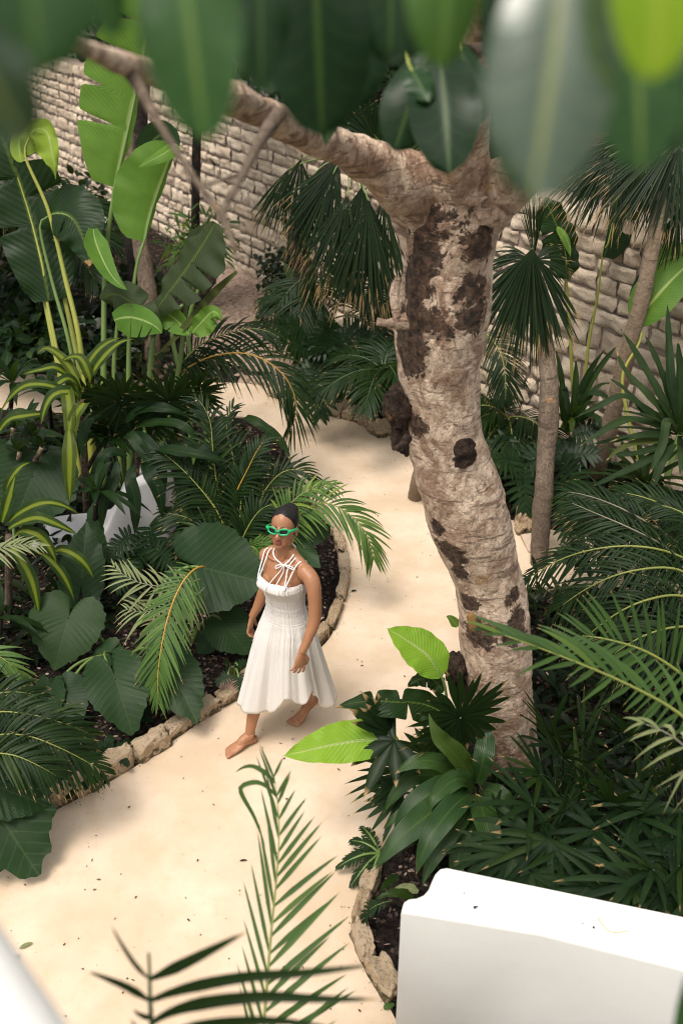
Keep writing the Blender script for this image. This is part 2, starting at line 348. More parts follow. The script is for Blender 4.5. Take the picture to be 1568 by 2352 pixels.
G = {}
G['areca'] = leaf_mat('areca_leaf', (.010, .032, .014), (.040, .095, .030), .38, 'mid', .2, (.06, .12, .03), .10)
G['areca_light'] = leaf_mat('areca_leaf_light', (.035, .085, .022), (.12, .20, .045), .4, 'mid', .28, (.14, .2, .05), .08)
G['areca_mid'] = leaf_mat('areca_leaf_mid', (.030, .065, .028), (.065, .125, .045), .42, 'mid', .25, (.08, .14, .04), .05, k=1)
G['rachis'] = plain('rachis', (.26, .25, .05), (.13, .18, .04), 12, .5)
G['rachis_gold'] = plain('golden_rachis', (.50, .27, .03), (.36, .2, .03), 8, .5)
G['rachis_grey'] = plain('grey_rachis', (.22, .19, .14), (.12, .12, .07), 14, .6)
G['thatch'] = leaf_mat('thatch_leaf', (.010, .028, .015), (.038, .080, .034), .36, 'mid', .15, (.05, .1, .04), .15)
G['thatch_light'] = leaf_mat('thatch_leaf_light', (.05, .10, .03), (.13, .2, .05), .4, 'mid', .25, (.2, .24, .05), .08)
G['lady'] = leaf_mat('lady_palm_leaf', (.008, .026, .013), (.030, .072, .026), .36, 'strap', .15, (.05, .1, .03), .10, k=.62)
G['dry'] = leaf_mat('dry_leaf', (.30, .24, .15), (.42, .36, .24), .7, 'mid', .2, (.4, .34, .22), .1, (.4, .3, .15))
G['straw'] = leaf_mat('straw_leaf', (.12, .15, .06), (.26, .28, .14), .6, 'mid', .2, (.3, .3, .12), .12, (.4, .35, .12))
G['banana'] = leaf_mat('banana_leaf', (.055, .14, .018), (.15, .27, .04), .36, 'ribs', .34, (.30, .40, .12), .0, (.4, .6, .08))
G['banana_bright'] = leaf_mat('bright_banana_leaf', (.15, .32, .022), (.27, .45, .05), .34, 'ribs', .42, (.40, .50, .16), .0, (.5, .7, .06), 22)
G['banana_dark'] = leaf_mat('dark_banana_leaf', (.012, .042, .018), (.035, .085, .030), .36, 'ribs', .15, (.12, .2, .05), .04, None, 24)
G['banana_grey'] = leaf_mat('grey_banana_leaf', (.045, .075, .042), (.09, .13, .07), .45, 'ribs', .2, (.14, .2, .06), .0)
G['stem'] = plain('leaf_stem', (.16, .23, .06), (.09, .15, .04), 6, .45)
G['stem_yellow'] = plain('yellow_leaf_stem', (.36, .34, .06), (.2, .25, .05), 6, .45)
G['stem_dark'] = plain('dark_leaf_stem', (.05, .09, .03), (.03, .06, .02), 8, .5)
G['varieg'] = leaf_mat('striped_leaf', (.022, .07, .018), (.075, .14, .035), .35, 'varieg', .25, (.36, .46, .06), .0, (.5, .6, .08))
G['dracaena'] = leaf_mat('dracaena_leaf', (.010, .036, .015), (.035, .085, .026), .32, 'strap', .2, (.09, .17, .04), .03)
G['cordyline'] = leaf_mat('cordyline_leaf', (.018, .056, .022), (.058, .125, .036), .3, 'strap', .2, (.13, .22, .07), .02, None, spec=.35, k=.72)
G['yucca'] = leaf_mat('sword_leaf', (.028, .066, .032), (.09, .15, .075), .45, 'strap', .15, (.10, .16, .08), .04)
G['crinum'] = leaf_mat('crinum_leaf', (.018, .055, .022), (.07, .15, .04), .38, 'strap', .25, (.12, .2, .05), .03)
G['ear'] = leaf_mat('elephant_ear_leaf', (.012, .038, .017), (.028, .070, .028), .42, 'heart', .12, (.075, .13, .06), .0, ribst=.5, k=.60)
G['ear_light'] = leaf_mat('pale_elephant_ear_leaf', (.034, .088, .034), (.066, .14, .05), .42, 'heart', .2, (.11, .18, .07), .0, ribst=.5)
G['philo'] = leaf_mat('philodendron_leaf', (.009, .034, .018), (.032, .082, .034), .36, 'mid', .15, (.12, .2, .08), .0)
G['fern'] = leaf_mat('fern_leaf', (.012, .04, .02), (.035, .085, .04), .5, 'mid', .15, (.05, .1, .04), .0)
G['shrub'] = leaf_mat('shrub_leaf', (.008, .022, .014), (.035, .065, .040), .3, 'mid', .1, (.05, .09, .05), .0)
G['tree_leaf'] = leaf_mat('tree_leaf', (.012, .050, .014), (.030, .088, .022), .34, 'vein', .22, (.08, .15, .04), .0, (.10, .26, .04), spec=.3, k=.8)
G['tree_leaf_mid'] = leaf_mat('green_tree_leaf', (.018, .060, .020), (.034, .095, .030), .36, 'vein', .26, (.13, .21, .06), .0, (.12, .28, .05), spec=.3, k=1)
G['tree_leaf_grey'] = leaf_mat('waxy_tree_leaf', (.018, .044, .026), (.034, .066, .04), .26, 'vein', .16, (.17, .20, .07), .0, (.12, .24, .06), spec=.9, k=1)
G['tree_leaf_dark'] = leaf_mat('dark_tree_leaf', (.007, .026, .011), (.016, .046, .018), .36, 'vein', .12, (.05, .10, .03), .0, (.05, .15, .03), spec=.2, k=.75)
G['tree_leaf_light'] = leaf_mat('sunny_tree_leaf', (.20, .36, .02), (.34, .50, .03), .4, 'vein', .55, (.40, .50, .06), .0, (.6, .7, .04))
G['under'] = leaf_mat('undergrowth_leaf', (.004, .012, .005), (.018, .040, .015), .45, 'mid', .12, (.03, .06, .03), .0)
G['croton'] = leaf_mat('yellow_edged_leaf', (.02, .05, .02), (.05, .09, .03), .4, 'varieg', .2, (.03, .08, .02), .0)
G['bark_main'] = bark_mat('pale_mottled_bark', (.88, .675, .50), (.44, .285, .195), scale=8, st=1.0, vert=.8)
G['bark'] = bark_mat('brown_bark', (.24, .18, .13), (.15, .11, .08), scale=16, st=.8)
G['bark_dark'] = bark_mat('dark_bark', (.06, .048, .04), (.035, .028, .024), scale=14)
G['bark_pale'] = bark_mat('pale_ringed_bark', (.38, .29, .20), (.26, .19, .13), scale=18, st=.6, vert=1.8)
G['bark_tan'] = bark_mat('tan_ringed_bark', (.30, .225, .155), (.20, .145, .10), scale=18, st=.6, vert=1.8)
G['burl'] = bark_mat('dark_burl_bark', (.10, .065, .045), (.03, .02, .016), scale=14, st=1.0, vert=1)
G['cut'] = plain('bare_wood', (.42, .21, .06), (.14, .075, .04), 16, .8, .6)
# ------------------------------------------------------------------ ground, path, slope
PATH_L = [(-500, 2150), (-100, 1985), (60, 1905), (110, 1872), (200, 1824), (300, 1768), (400, 1700), (480, 1645), (560, 1590), (650, 1540), (720, 1500), (757, 1465), (784, 1400), (800, 1340), (792, 1270), (772, 1215), (738, 1170), (700, 1120), (668, 1060), (640, 1005), (600, 965), (520, 955), (380, 958), (200, 952), (0, 940), (-400, 925)]
PATH_B = [(-400, 845), (0, 855), (200, 866), (400, 878), (560, 880), (640, 898), (700, 922), (770, 940), (830, 960), (880, 985), (920, 1012), (950, 1060), (965, 1120), (1000, 1160), (1100, 1180), (1180, 1195), (1260, 1215), (1400, 1240), (1900, 1262)]
PATH_R = [(1900, 1420), (1400, 1352), (1250, 1348), (1160, 1364), (1100, 1440), (1072, 1560), (1050, 1700), (1040, 1790), (955, 1872), (884, 1938), (850, 2000), (822, 2070), (808, 2140), (842, 2240), (892, 2312), (935, 2420), (960, 2750)]
def gpts(L): return np.array([PG(*p)[:2] for p in L])
pl, pb, pr_ = gpts(PATH_L), gpts(PATH_B), gpts(PATH_R)
def smooth2(p, n): return curve(np.c_[p, np.zeros(len(p))], n)[:, :2]
EDGE_L, EDGE_B, EDGE_R = smooth2(pl, 170), smooth2(pb, 110), smooth2(pr_, 110)
POLY = np.concatenate([EDGE_L, EDGE_B, EDGE_R, gpts([(-500, 2750)])])
def inside(P2, poly):
    x, y = P2[:, 0], P2[:, 1]; r = np.zeros(len(P2), bool); j = len(poly) - 1
    for i in range(len(poly)):
        xi, yi = poly[i]; xj, yj = poly[j]
        c = ((yi > y) != (yj > y)) & (x < (xj - xi) * (y - yi) / ((yj - yi) if yj != yi else 1e-12) + xi); r ^= c; j = i
    return r
def edge_dist(P2, poly):
    d = np.full(len(P2), 1e9); A = poly; B_ = np.roll(poly, -1, 0)
    for a, b in zip(A, B_):
        ab = b - a; t = np.clip(((P2 - a) @ ab) / max(ab @ ab, 1e-12), 0, 1); d = np.minimum(d, np.linalg.norm(P2 - a - t[:, None] * ab, axis=1))
    return d
def sheet(x0, x1, y0, y1, step, zf):
    gx, gy = np.arange(x0, x1 + step, step), np.arange(y0, y1 + step, step); X, Y = np.meshgrid(gx, gy)
    Z = zf(np.stack([X.ravel(), Y.ravel()], 1)).reshape(X.shape); return np.stack([X, Y, Z], -1)
def soil_h(P2):
    ins = inside(P2, POLY); d = edge_dist(P2, POLY)
    nz = np.array([noise.fractal(Vector((p[0] * 4, p[1] * 4, 0)), 1, 2, 3) for p in P2])
    return np.where(ins, -.05, -.03 + .10 * np.clip(d / .16, 0, 1) + .018 * nz)
def soil_mat():
    M = NT('dark_mulch'); a = M.noise(28, 5, .7); b = M.noise(90, 4, .7); v = M.n('TexVoronoi'); v.inputs['Scale'].default_value = 42; M.l(M.pos(), v.inputs['Vector'])
    col = M.mix(M.ramp(a, (.4, 0.0), (.62, 1.0)), (.008, .006, .005), (.036, .026, .021))
    col = M.mix(M.ramp(v.outputs['Color'], (.72, 0.0), (.86, .8)), col, (.16, .11, .085))
    M.l(col, M.b.inputs['Base Color']); M.b.inputs['Roughness'].default_value = .95; M.b.inputs['Specular IOR Level'].default_value = .1; M.bump(M.math('ADD', b, v.outputs['Distance']), .9, .03); return M.m
mb = MB(); mb.grid(sheet(-9, 9, 1.6, 19, .09, soil_h)); tag(part('soil_bed', mb, soil_mat()), kind='structure')
gm = plain('garden_ground', (.06, .05, .035), (.03, .035, .02), 3, .95)
mb = MB(); mb.grid(sheet(-400, 400, -400, 400, 100, lambda p: np.full(len(p), -.12))); tag(part('ground', mb, gm), kind='structure')
def path_mat():
    M = NT('cream_path'); a = M.noise(1.6, 4, .6); b = M.noise(7, 4, .7); c = M.noise(220, 3, .85); d = M.noise(38, 2, .5)
    col = M.mix(M.ramp(a, (.36, 0.0), (.62, 1.0)), (.53, .405, .28), (.66, .525, .395))
    col = M.mix(M.math('MULTIPLY', M.ramp(b, (.50, 0.0), (.66, 1.0)), .38), col, (.54, .39, .25))
    col = M.mix(M.math('MULTIPLY', M.ramp(c, (.52, 0.0), (.66, 1.0)), .6), col, (.40, .28, .18))
    col = M.mix(M.math('MULTIPLY', M.ramp(d, (.70, 0.0), (.735, 1.0)), .55), col, (.34, .21, .10))
    M.l(col, M.b.inputs['Base Color']); M.b.inputs['Roughness'].default_value = .82; M.b.inputs['Specular IOR Level'].default_value = .25
    M.bump(M.math('ADD', M.math('MULTIPLY', c, .5), M.noise(24, 4)), .16, .012); return M.m
bm = bmesh.new(); vs = [bm.verts.new((p[0], p[1], 0)) for p in POLY]; bm.faces.new(vs); bmesh.ops.triangulate(bm, faces=bm.faces[:])
ret = bmesh.ops.extrude_face_region(bm, geom=bm.faces[:]); bmesh.ops.translate(bm, vec=(0, 0, -.08), verts=[v for v in ret['geom'] if isinstance(v, bmesh.types.BMVert)])
bmesh.ops.recalc_face_normals(bm, faces=bm.faces[:])
me = bpy.data.meshes.new('path'); bm.to_mesh(me); bm.free(); me.materials.append(path_mat()); o = bpy.data.objects.new('path', me); COL.objects.link(o); tag(o, kind='structure')
# reddish gravel slope that climbs to the wall
def slope_mat():
    M = NT('pink_gravel'); v = M.n('TexVoronoi'); v.inputs['Scale'].default_value = 26; M.l(M.pos(), v.inputs['Vector']); a = M.noise(2.5, 4)
    col = M.mix(M.ramp(v.outputs['Color'], (.25, 0.0), (.75, 1.0)), (.16, .10, .07), (.40, .29, .215)); col = M.mix(M.ramp(a, (.45, 0.0), (.62, .6)), col, (.30, .21, .16))
    M.l(col, M.b.inputs['Base Color']); M.b.inputs['Roughness'].default_value = .95; M.bump(v.outputs['Distance'], .8, .03); return M.m
SL = gpts([(330, 872), (400, 800), (455, 700), (480, 620), (600, 560), (720, 620), (760, 760), (730, 880), (690, 915), (560, 876)])
def slope_h(p):
    ins = inside(p, SL); d = edge_dist(p, SL); nz = np.array([noise.fractal(Vector((q[0] * 3, q[1] * 3, 1)), 1, 2, 3) for q in p])
    return np.where(ins, .03 + np.minimum(d, .5) * .22 + .02 * nz, -.06)
mb = MB(); lo, hi = SL.min(0) - .1, SL.max(0) + .1; mb.grid(sheet(lo[0], hi[0], lo[1], hi[1], .08, slope_h)); tag(part('gravel_slope', mb, slope_mat()), kind='structure')

# ------------------------------------------------------------------ stone wall (runs from far left to near right)
WA, WU = np.array((-1.76, 14.4, 0)), nrm(np.array((4.23, -6.13, 0))); WN = np.array((WU[1], -WU[0], 0)); WH = 2.33   # WN faces the garden
def wallpt(s, z, off=0.0): return WA + WU * s + WN * off + np.array((0, 0, z))
wall = thing('stone_wall', 'tall boundary wall of rough tan limestone blocks behind the planting', 'wall', wallpt(0, 0))
rg = random.Random(5); mb = MB(); z = -.1; row = 0
while z < WH - .03:
    h = rg.uniform(.135, .225)
    if z + h > WH - .06: h = WH - z
    s = -11 + rg.uniform(0, .3)
    while s < 9.5:
        w = rg.choice((rg.uniform(.14, .24), rg.uniform(.22, .38), rg.uniform(.3, .5))) ; hh = h * (1 if rg.random() < .85 else .8); gap = rg.uniform(.008, .017)
        nu, nv = 9, 7; a, b = np.meshgrid(np.linspace(-1, 1, nu), np.linspace(-1, 1, nv))
        rnd = np.maximum(np.abs(a)**9, np.abs(b)**9); sh = 1 - .035 * (np.abs(a * b)**2)
        tlt = rg.uniform(-.05, .05); ox, oz, of = rg.uniform(-.006, .006), rg.uniform(-.008, .008), rg.uniform(0, .016)
        wob = lambda q, k: np.array([[noise.noise(Vector((s * 3 + q[i, j] * .7 + k, z * 5 + (b if q is a else a)[i, j] * .8, k))) for j in range(nu)] for i in range(nv)])
        U = s + w / 2 + a * (w / 2 - gap) * sh * (1 + .10 * wob(a, 0)); Zz = z + h / 2 + b * (hh / 2 - gap * .7) * sh * (1 + .16 * wob(b, 7)) + a * tlt * .12 + oz
        rough = np.array([[noise.fractal(Vector((U[i, j] * 9, Zz[i, j] * 9, 3.3)), .8, 2.2, 4) for j in range(nu)] for i in range(nv)])
        O = .03 + of + .034 * rough - .026 * rnd
        V = WA + U[..., None] * WU + O[..., None] * WN; V[..., 2] = Zz
        mb.grid(V[::-1], None, rg.uniform(0, 1)); s += w
    z += h; row += 1
part('masonry', mb, stone_mat('tan_limestone', (.44, .34, .245), (.72, .595, .455), (.15, .11, .075), 9, .55, .9), wall)
mb = MB(); s_ = np.linspace(-11, 9.6, 60)
prof_ = [(0, -.1), (0.0, WH - .05), (-.02, WH - .02), (-.32, WH - .02), (-.34, -.1)]
mb.grid(np.array([[wallpt(s, z_, o_) for (o_, z_) in prof_] for s in s_]))
part('mortar', mb, stone_mat('mortar', (.24, .18, .14), (.34, .265, .21), sc=12), wall)

# ------------------------------------------------------------------ white moulded walls
def stucco(name, c=(.87, .85, .80)):
    M = NT(name); a = M.noise(60, 3); b = M.noise(2.2, 3)
    M.l(M.mix(M.ramp(b, (.4, 0.0), (.7, .35)), c, tuple(x * .9 for x in c)), M.b.inputs['Base Color']); M.b.inputs['Roughness'].default_value = .75; M.b.inputs['Specular IOR Level'].default_value = .2; M.bump(M.math('ADD', a, M.math('MULTIPLY', M.noise(9, 3), 2.5)), .10, .008); return M.m
STUCCO = stucco('white_stucco')
def slab(name, outline, z0, z1, mat, label, cat, rad=.05, parent=None, segs=5):
    """upright wall with a plan outline and a rounded top edge"""
    bm = bmesh.new(); vs = [bm.verts.new((p[0], p[1], z1)) for p in outline]; f = bm.faces.new(vs); f.normal_update()
    if f.normal.z < 0: f.normal_flip()
    top = f; r = bmesh.ops.extrude_face_region(bm, geom=[f]); bmesh.ops.translate(bm, vec=(0, 0, 0), verts=[])
    low = [v for v in bm.verts if v in vs]
    for v in low: v.co.z = z0
    bmesh.ops.recalc_face_normals(bm, faces=bm.faces[:])
    te = [e for e in bm.edges if all(abs(v.co.z - z1) < 1e-6 for v in e.verts)]
    bmesh.ops.bevel(bm, geom=te, offset=rad, segments=segs, profile=.5, affect='EDGES', clamp_overlap=True)
    me = bpy.data.meshes.new(name); bm.to_mesh(me); bm.free()
    for p in me.polygons: p.use_smooth = True
    c = Vector((sum(p[0] for p in outline) / len(outline), sum(p[1] for p in outline) / len(outline), z0)); me.transform(__import__('mathutils').Matrix.Translation(-c))
    me.materials.append(mat); o = bpy.data.objects.new(name, me); COL.objects.link(o); o.location = c
    m = o.modifiers.new('wn', 'WEIGHTED_NORMAL'); m.keep_sharp = False
    return tag(o, label, cat)
ZT = 1.14
oc = [(921, 2088), (927, 2066), (938, 2059), (956, 2057), (972, 2050), (984, 2036), (991, 2018), (999, 2001), (1010, 1990), (1026, 1987)]
front = [(1900, 2312), (1549, 2216), (1240, 2140)]; back = [(1568, 2099), (1900, 2160)]
ol = [PG(x, y, ZT)[:2] for x, y in oc + back + front]
slab('white_garden_wall', ol, -.08, ZT, STUCCO, 'smooth white stucco wall with rounded edges and curved end beside the path', 'wall', .045)
# pale crumbs and a straw lying on the wall's flat top
mb = MB()
for i, (x, y, r) in enumerate([(1090, 2085, .006), (1095, 2083, .004), (1363, 2131, .005), (1338, 2122, .003), (1066, 2052, .003)]):
    c = PG(x, y, ZT + .003); rock(mb, c, np.array((r, 0, 0)), np.array((0, r, 0)), np.array((0, 0, r * .5)), i, 4)
solo('grit', mb, plain('dark_grit', (.03, .03, .05)), 'dark specks of grit scattered on the white wall top', 'grit', kind='stuff')
mb = MB(); tube(mb, [PG(1372, 2108, ZT + .004), PG(1385, 2127, ZT + .004), PG(1400, 2140, ZT + .004), PG(1420, 2142, ZT + .005), PG(1442, 2138, ZT + .004)], [.0025, .002], 20, 5)
solo('straw', mb, plain('straw', (.55, .47, .22)), 'thin curved dry straw lying on the white wall top', 'straw')
# far low white wall with a hump, behind the broad leaves on the left
Yw = 6.7
def humpw(name, poly, Y, th, label, cat):
    bm = bmesh.new(); pts = [PY(x, y, Y) for x, y in poly]; q_ = curve(np.array(pts[1:-1]), 40); pts = [pts[0], *q_, pts[-1]]; vs = [bm.verts.new(p) for p in pts]; f = bm.faces.new(vs)
    r = bmesh.ops.extrude_face_region(bm, geom=[f]); bmesh.ops.translate(bm, vec=(0, th, 0), verts=[v for v in r['geom'] if isinstance(v, bmesh.types.BMVert)])
    bmesh.ops.recalc_face_normals(bm, faces=bm.faces[:])
    bmesh.ops.bevel(bm, geom=[e for e in bm.edges if abs(e.verts[0].co.y - e.verts[1].co.y) < 1e-4], offset=.035, segments=4, profile=.5, affect='EDGES')
    me = bpy.data.meshes.new(name); bm.to_mesh(me); bm.free()
    for p in me.polygons: p.use_smooth = True
    c = Vector((sum(p[0] for p in pts) / len(pts), Y, min(p[2] for p in pts))); me.transform(__import__('mathutils').Matrix.Translation(-c))
    me.materials.append(stucco('shade_greyed_stucco', (.58, .56, .57))); o = bpy.data.objects.new(name, me); COL.objects.link(o); o.location = c; return tag(o, label, cat)  # white stucco darkened to grey: the deep shade is put into its colour
humpw('white_bench', [(60, 1345), (62, 1270), (90, 1246), (150, 1236), (200, 1232), (236, 1222), (252, 1190), (266, 1156), (288, 1130), (315, 1112), (345, 1104), (368, 1116), (384, 1160), (392, 1220), (394, 1300), (394, 1345)], Yw, .4, 'rounded white stucco bench, shade greyed into its colour, half hidden behind elephant ear leaves', 'bench')
ol = [PG(x, y, .42)[:2] for x, y in [(146, 752), (150, 734), (180, 724), (232, 722), (236, 755)]]
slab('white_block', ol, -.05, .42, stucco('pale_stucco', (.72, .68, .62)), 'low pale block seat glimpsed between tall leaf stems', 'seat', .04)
ol = [PG(x, y, .5)[:2] for x, y in [(205, 520), (210, 480), (245, 478), (248, 522)]]
slab('white_pot', ol, -.05, .5, STUCCO, 'small white planter at the foot of the far stone wall', 'planter', .03)
# rounded white parapet of the terrace the view is taken from (its cap fills the lower left corner)
mb = MB(); a, b = P(-252, 2110, 1.1), P(-72, 2460, .88); dirp = nrm(b - a); a = a - dirp * .5; b = b + dirp * .4
sidep = nrm(np.cross(dirp, (0, 0, 1))); capr = .085; rows = []
for q in np.linspace(0, 1, 12):
    c = a + (b - a) * q; ring = [c + sidep * capr * math.cos(t) + np.array((0, 0, 1)) * capr * math.sin(t) for t in np.linspace(0, math.pi, 13)]
    ring = [np.array((*(c + sidep * capr)[:2], -.1))] + ring + [np.array((*(c - sidep * capr)[:2], -.1))]; rows.append(ring)
mb.grid(np.array(rows), None, .5, 0, True); solo('terrace_parapet', mb, STUCCO, 'out of focus white rounded parapet in the lower left corner', 'parapet')

# ------------------------------------------------------------------ kerb stones
def kerb_mat():
    M = NT('kerb_limestone'); t = M.attr('tint'); a = M.noise(13, 5, .7); b = M.noise(55, 5, .8); sp = M.n('SeparateXYZ'); M.l(M.pos(), sp.inputs[0])
    col = M.mix(M.math('ADD', M.math('MULTIPLY', t, .6), M.math('MULTIPLY', M.math('SUBTRACT', a, .4), 1.2), clamp=True), (.46, .32, .19), (.66, .53, .38))
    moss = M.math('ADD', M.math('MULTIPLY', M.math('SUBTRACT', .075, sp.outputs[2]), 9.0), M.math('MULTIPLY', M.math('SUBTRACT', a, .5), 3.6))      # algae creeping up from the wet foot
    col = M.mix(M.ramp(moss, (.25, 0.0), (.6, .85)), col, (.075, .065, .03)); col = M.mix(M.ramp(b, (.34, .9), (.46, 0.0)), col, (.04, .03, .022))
    M.l(col, M.b.inputs['Base Color']); M.b.inputs['Roughness'].default_value = .95; M.b.inputs['Specular IOR Level'].default_value = .1; M.bump(M.math('ADD', a, b), 1.0, .025); return M.m
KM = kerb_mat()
def kerb(pix, label, h=.11, dp=.075, seed=0, L=None, z=.035):
    a, b = PG(*pix[0]), PG(*pix[1]); X = (b - a) / 2; ln = np.linalg.norm(X); Y = np.array((-X[1], X[0], 0)) / ln * dp; rr = random.Random(seed)
    c = (a + b) / 2 + Y * rr.uniform(.6, 1.1) + np.array((0, 0, z)); tl = rr.uniform(-.03, .03)
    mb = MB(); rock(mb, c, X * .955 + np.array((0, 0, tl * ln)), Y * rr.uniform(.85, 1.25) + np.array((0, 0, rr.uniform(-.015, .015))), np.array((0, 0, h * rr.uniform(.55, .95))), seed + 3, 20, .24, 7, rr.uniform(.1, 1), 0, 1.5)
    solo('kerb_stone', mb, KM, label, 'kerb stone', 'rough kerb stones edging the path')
KL = [((-40, 1958), (52, 1908), 'kerb stone under the drooping elephant ear leaf at the left edge'),
 ((56, 1904), (116, 1870), 'kerb stone between the drooping elephant ear leaf and the low palm fronds'),
 ((119, 1868), (176, 1838), 'mossy kerb stone just below the tips of the low palm fronds'),
 ((180, 1836), (240, 1803), 'orange-tinted kerb stone with a lump on its face, left of the widest stone'),
 ((246, 1800), (316, 1757), 'widest tall kerb stone with a mossy face in the left bed edge'),
 ((320, 1754), (392, 1708), 'long low kerb stone right of the widest mossy one'),
 ((394, 1706), (455, 1662), 'pale kerb stone under the tip of the dark elephant ear leaf'),
 ((458, 1660), (505, 1628), 'thin flat kerb stone left of the woman, second from her skirt'),
 ((508, 1626), (566, 1588), 'pale flat kerb stone touching the left side of her skirt'),
 ((570, 1586), (640, 1546), 'kerb stone hidden mostly behind her white skirt'),
 ((730, 1492), (760, 1458), 'dark speckled kerb stone at the end of the bed beside her left elbow'),
 ((763, 1452), (786, 1392), 'long pale kerb stone right of her left elbow'),
 ((788, 1388), (801, 1330), 'kerb stone at the widest bulge of the bed edge'),
 ((800, 1326), (797, 1286), 'small kerb stone just above the widest bulge of the bed edge'),
 ((796, 1282), (782, 1232), 'pale narrow kerb stone level with her shoulder strap'),
 ((780, 1228), (760, 1196), 'short kerb stone level with her green sunglasses'),
 ((757, 1193), (728, 1156), 'kerb stone behind the arching frond beside her head'),
 ((724, 1152), (700, 1116), 'farthest visible kerb stone of the left bed, above her head')]
for i, (a, b, l) in enumerate(KL): kerb((a, b), l, [.10, .12, .13, .12, .15, .10, .10, .085, .09, .09, .10, .085, .08, .07, .075, .07, .08, .08][i], .048 if i < 10 else .036, 20 + i)
KB = [((868, 974), (836, 958), 'last kerb stone of the far bed before the big trunk'), ((833, 957), (808, 948), 'long low kerb stone of the far bed, right of the drooping leaf'), ((805, 946), (772, 937), 'kerb stone of the far bed under the drooping dark leaf'),
 ((905, 1000), (874, 977), 'kerb stone half hidden by the burl on the big trunk'), ((662, 908), (640, 897), 'round pale kerb stone at the far bend of the path')]
for i, (a, b, l) in enumerate(KB): kerb((a, b), l, .10, .09, 60 + i)
KR = [((848, 1998), (826, 2064), 'pale eroded kerb stone nearest the broad drooping cordyline leaf tip'), ((824, 2070), (810, 2136), 'orange kerb stone standing on edge beside the white wall'), ((809, 2142), (836, 2222), 'tall tan kerb stone left of the dark soil by the white wall'),
 ((836, 2232), (890, 2312), 'largest grey and tan kerb rock touching the white wall'), ((1176, 1226), (1186, 1172), 'yellowish upright rock right of the big trunk')]
for i, (a, b, l) in enumerate(KR): kerb((b, a) if i == 4 else (a, b), l, [.08, .09, .10, .12, .15][i], [.040, .036, .040, .062, .09][i], 80 + i)
# flat slabs by the right-hand tree
SM = stone_mat('pale_flagstone', (.52, .40, .30), (.68, .56, .44), (.3, .2, .13), 8, .4, .4)
for i, (q, l) in enumerate([([(1196, 1222), (1236, 1216), (1242, 1262), (1214, 1258)], 'pale flagstone left of the slim right-hand tree trunk'), ([(1248, 1216), (1290, 1218), (1298, 1260), (1246, 1264)], 'pale flagstone just right of the slim right-hand tree trunk'), ([(1296, 1218), (1338, 1222), (1344, 1248), (1304, 1256)], 'rightmost pale flagstone next to the dark fronds')]):
    slab('flagstone', [PG(x, y, .05)[:2] for x, y in q], -.03, .03, SM, l, 'flagstone', .01, segs=2)['group'] = 'flagstones by the right-hand tree'

# ------------------------------------------------------------------ loose stuff
rg = np.random.RandomState(3)
def scatter(poly, n):
    P2 = gpts(poly); lo, hi = P2.min(0), P2.max(0); q = rg.uniform(lo, hi, (n * 6, 2)); q = q[inside(q, P2) & ~inside(q, POLY)]; return q[:n]
BED_L = [(-60, 1950), (110, 1868), (300, 1762), (480, 1638), (650, 1534), (755, 1460), (796, 1340), (760, 1205), (690, 1110), (520, 1100), (200, 1150), (-200, 1300)]
BED_R = [(850, 2000), (955, 1870), (1040, 1790), (1070, 1560), (1160, 1370), (1400, 1370), (1800, 1440), (1800, 2300), (900, 2330), (810, 2140)]
BED_F = [(740, 935), (870, 975), (960, 1060), (1000, 1150), (1250, 1210), (1568, 1240), (1568, 1040), (1300, 1030), (900, 820), (760, 700), (700, 800)]
mb = MB()
for poly, n in ((BED_L, 2600), (BED_R, 1800), (BED_F, 1400)):
    q = scatter(poly, n); k = len(q); z = soil_h(q) + .008
    az = rg.uniform(0, 6.28, k); D = np.stack([np.cos(az), np.sin(az), rg.uniform(-.3, .4, k)], 1); N = nrm(np.stack([rg.uniform(-.5, .5, k), rg.uniform(-.5, .5, k), np.ones(k)], 1))
    blades(mb, np.c_[q, z], D, rg.uniform(.01, .045, k)**1.0, rg.uniform(.005, .014, k), N, 0, rg.uniform(0, 1, k), 4, 'oval', .1)
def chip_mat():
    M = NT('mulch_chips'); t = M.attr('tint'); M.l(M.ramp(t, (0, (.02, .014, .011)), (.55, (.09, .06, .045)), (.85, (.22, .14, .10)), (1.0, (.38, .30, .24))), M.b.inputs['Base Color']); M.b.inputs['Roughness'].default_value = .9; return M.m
CH = chip_mat(); o = part('mulch', mb, CH); tag(o, 'scattered bark chips and gravel on the dark beds', 'mulch', kind='stuff')
mb = MB(); q = rg.uniform((-3, 2.4), (1.3, 10), (900, 2)); q = q[inside(q, POLY) & (edge_dist(q, POLY) > .02)][:230]; k = len(q); az = rg.uniform(0, 6.28, k)
blades(mb, np.c_[q, np.full(k, .004)], np.stack([np.cos(az), np.sin(az), 0 * az], 1), rg.uniform(.005, .028, k), rg.uniform(.002, .006, k), (0, 0, 1), -.05, rg.uniform(.1, .8, k), 4, 'oval', .3)
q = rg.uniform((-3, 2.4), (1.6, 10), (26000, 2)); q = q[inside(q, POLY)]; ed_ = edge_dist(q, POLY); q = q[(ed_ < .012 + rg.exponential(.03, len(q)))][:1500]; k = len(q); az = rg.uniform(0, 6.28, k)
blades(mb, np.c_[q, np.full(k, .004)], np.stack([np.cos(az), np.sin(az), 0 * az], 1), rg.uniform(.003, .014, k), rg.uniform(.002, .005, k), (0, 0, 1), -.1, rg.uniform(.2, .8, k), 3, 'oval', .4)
tag(part('litter', mb, CH), 'tiny dry leaf bits and specks scattered over the cream path', 'litter', kind='stuff')

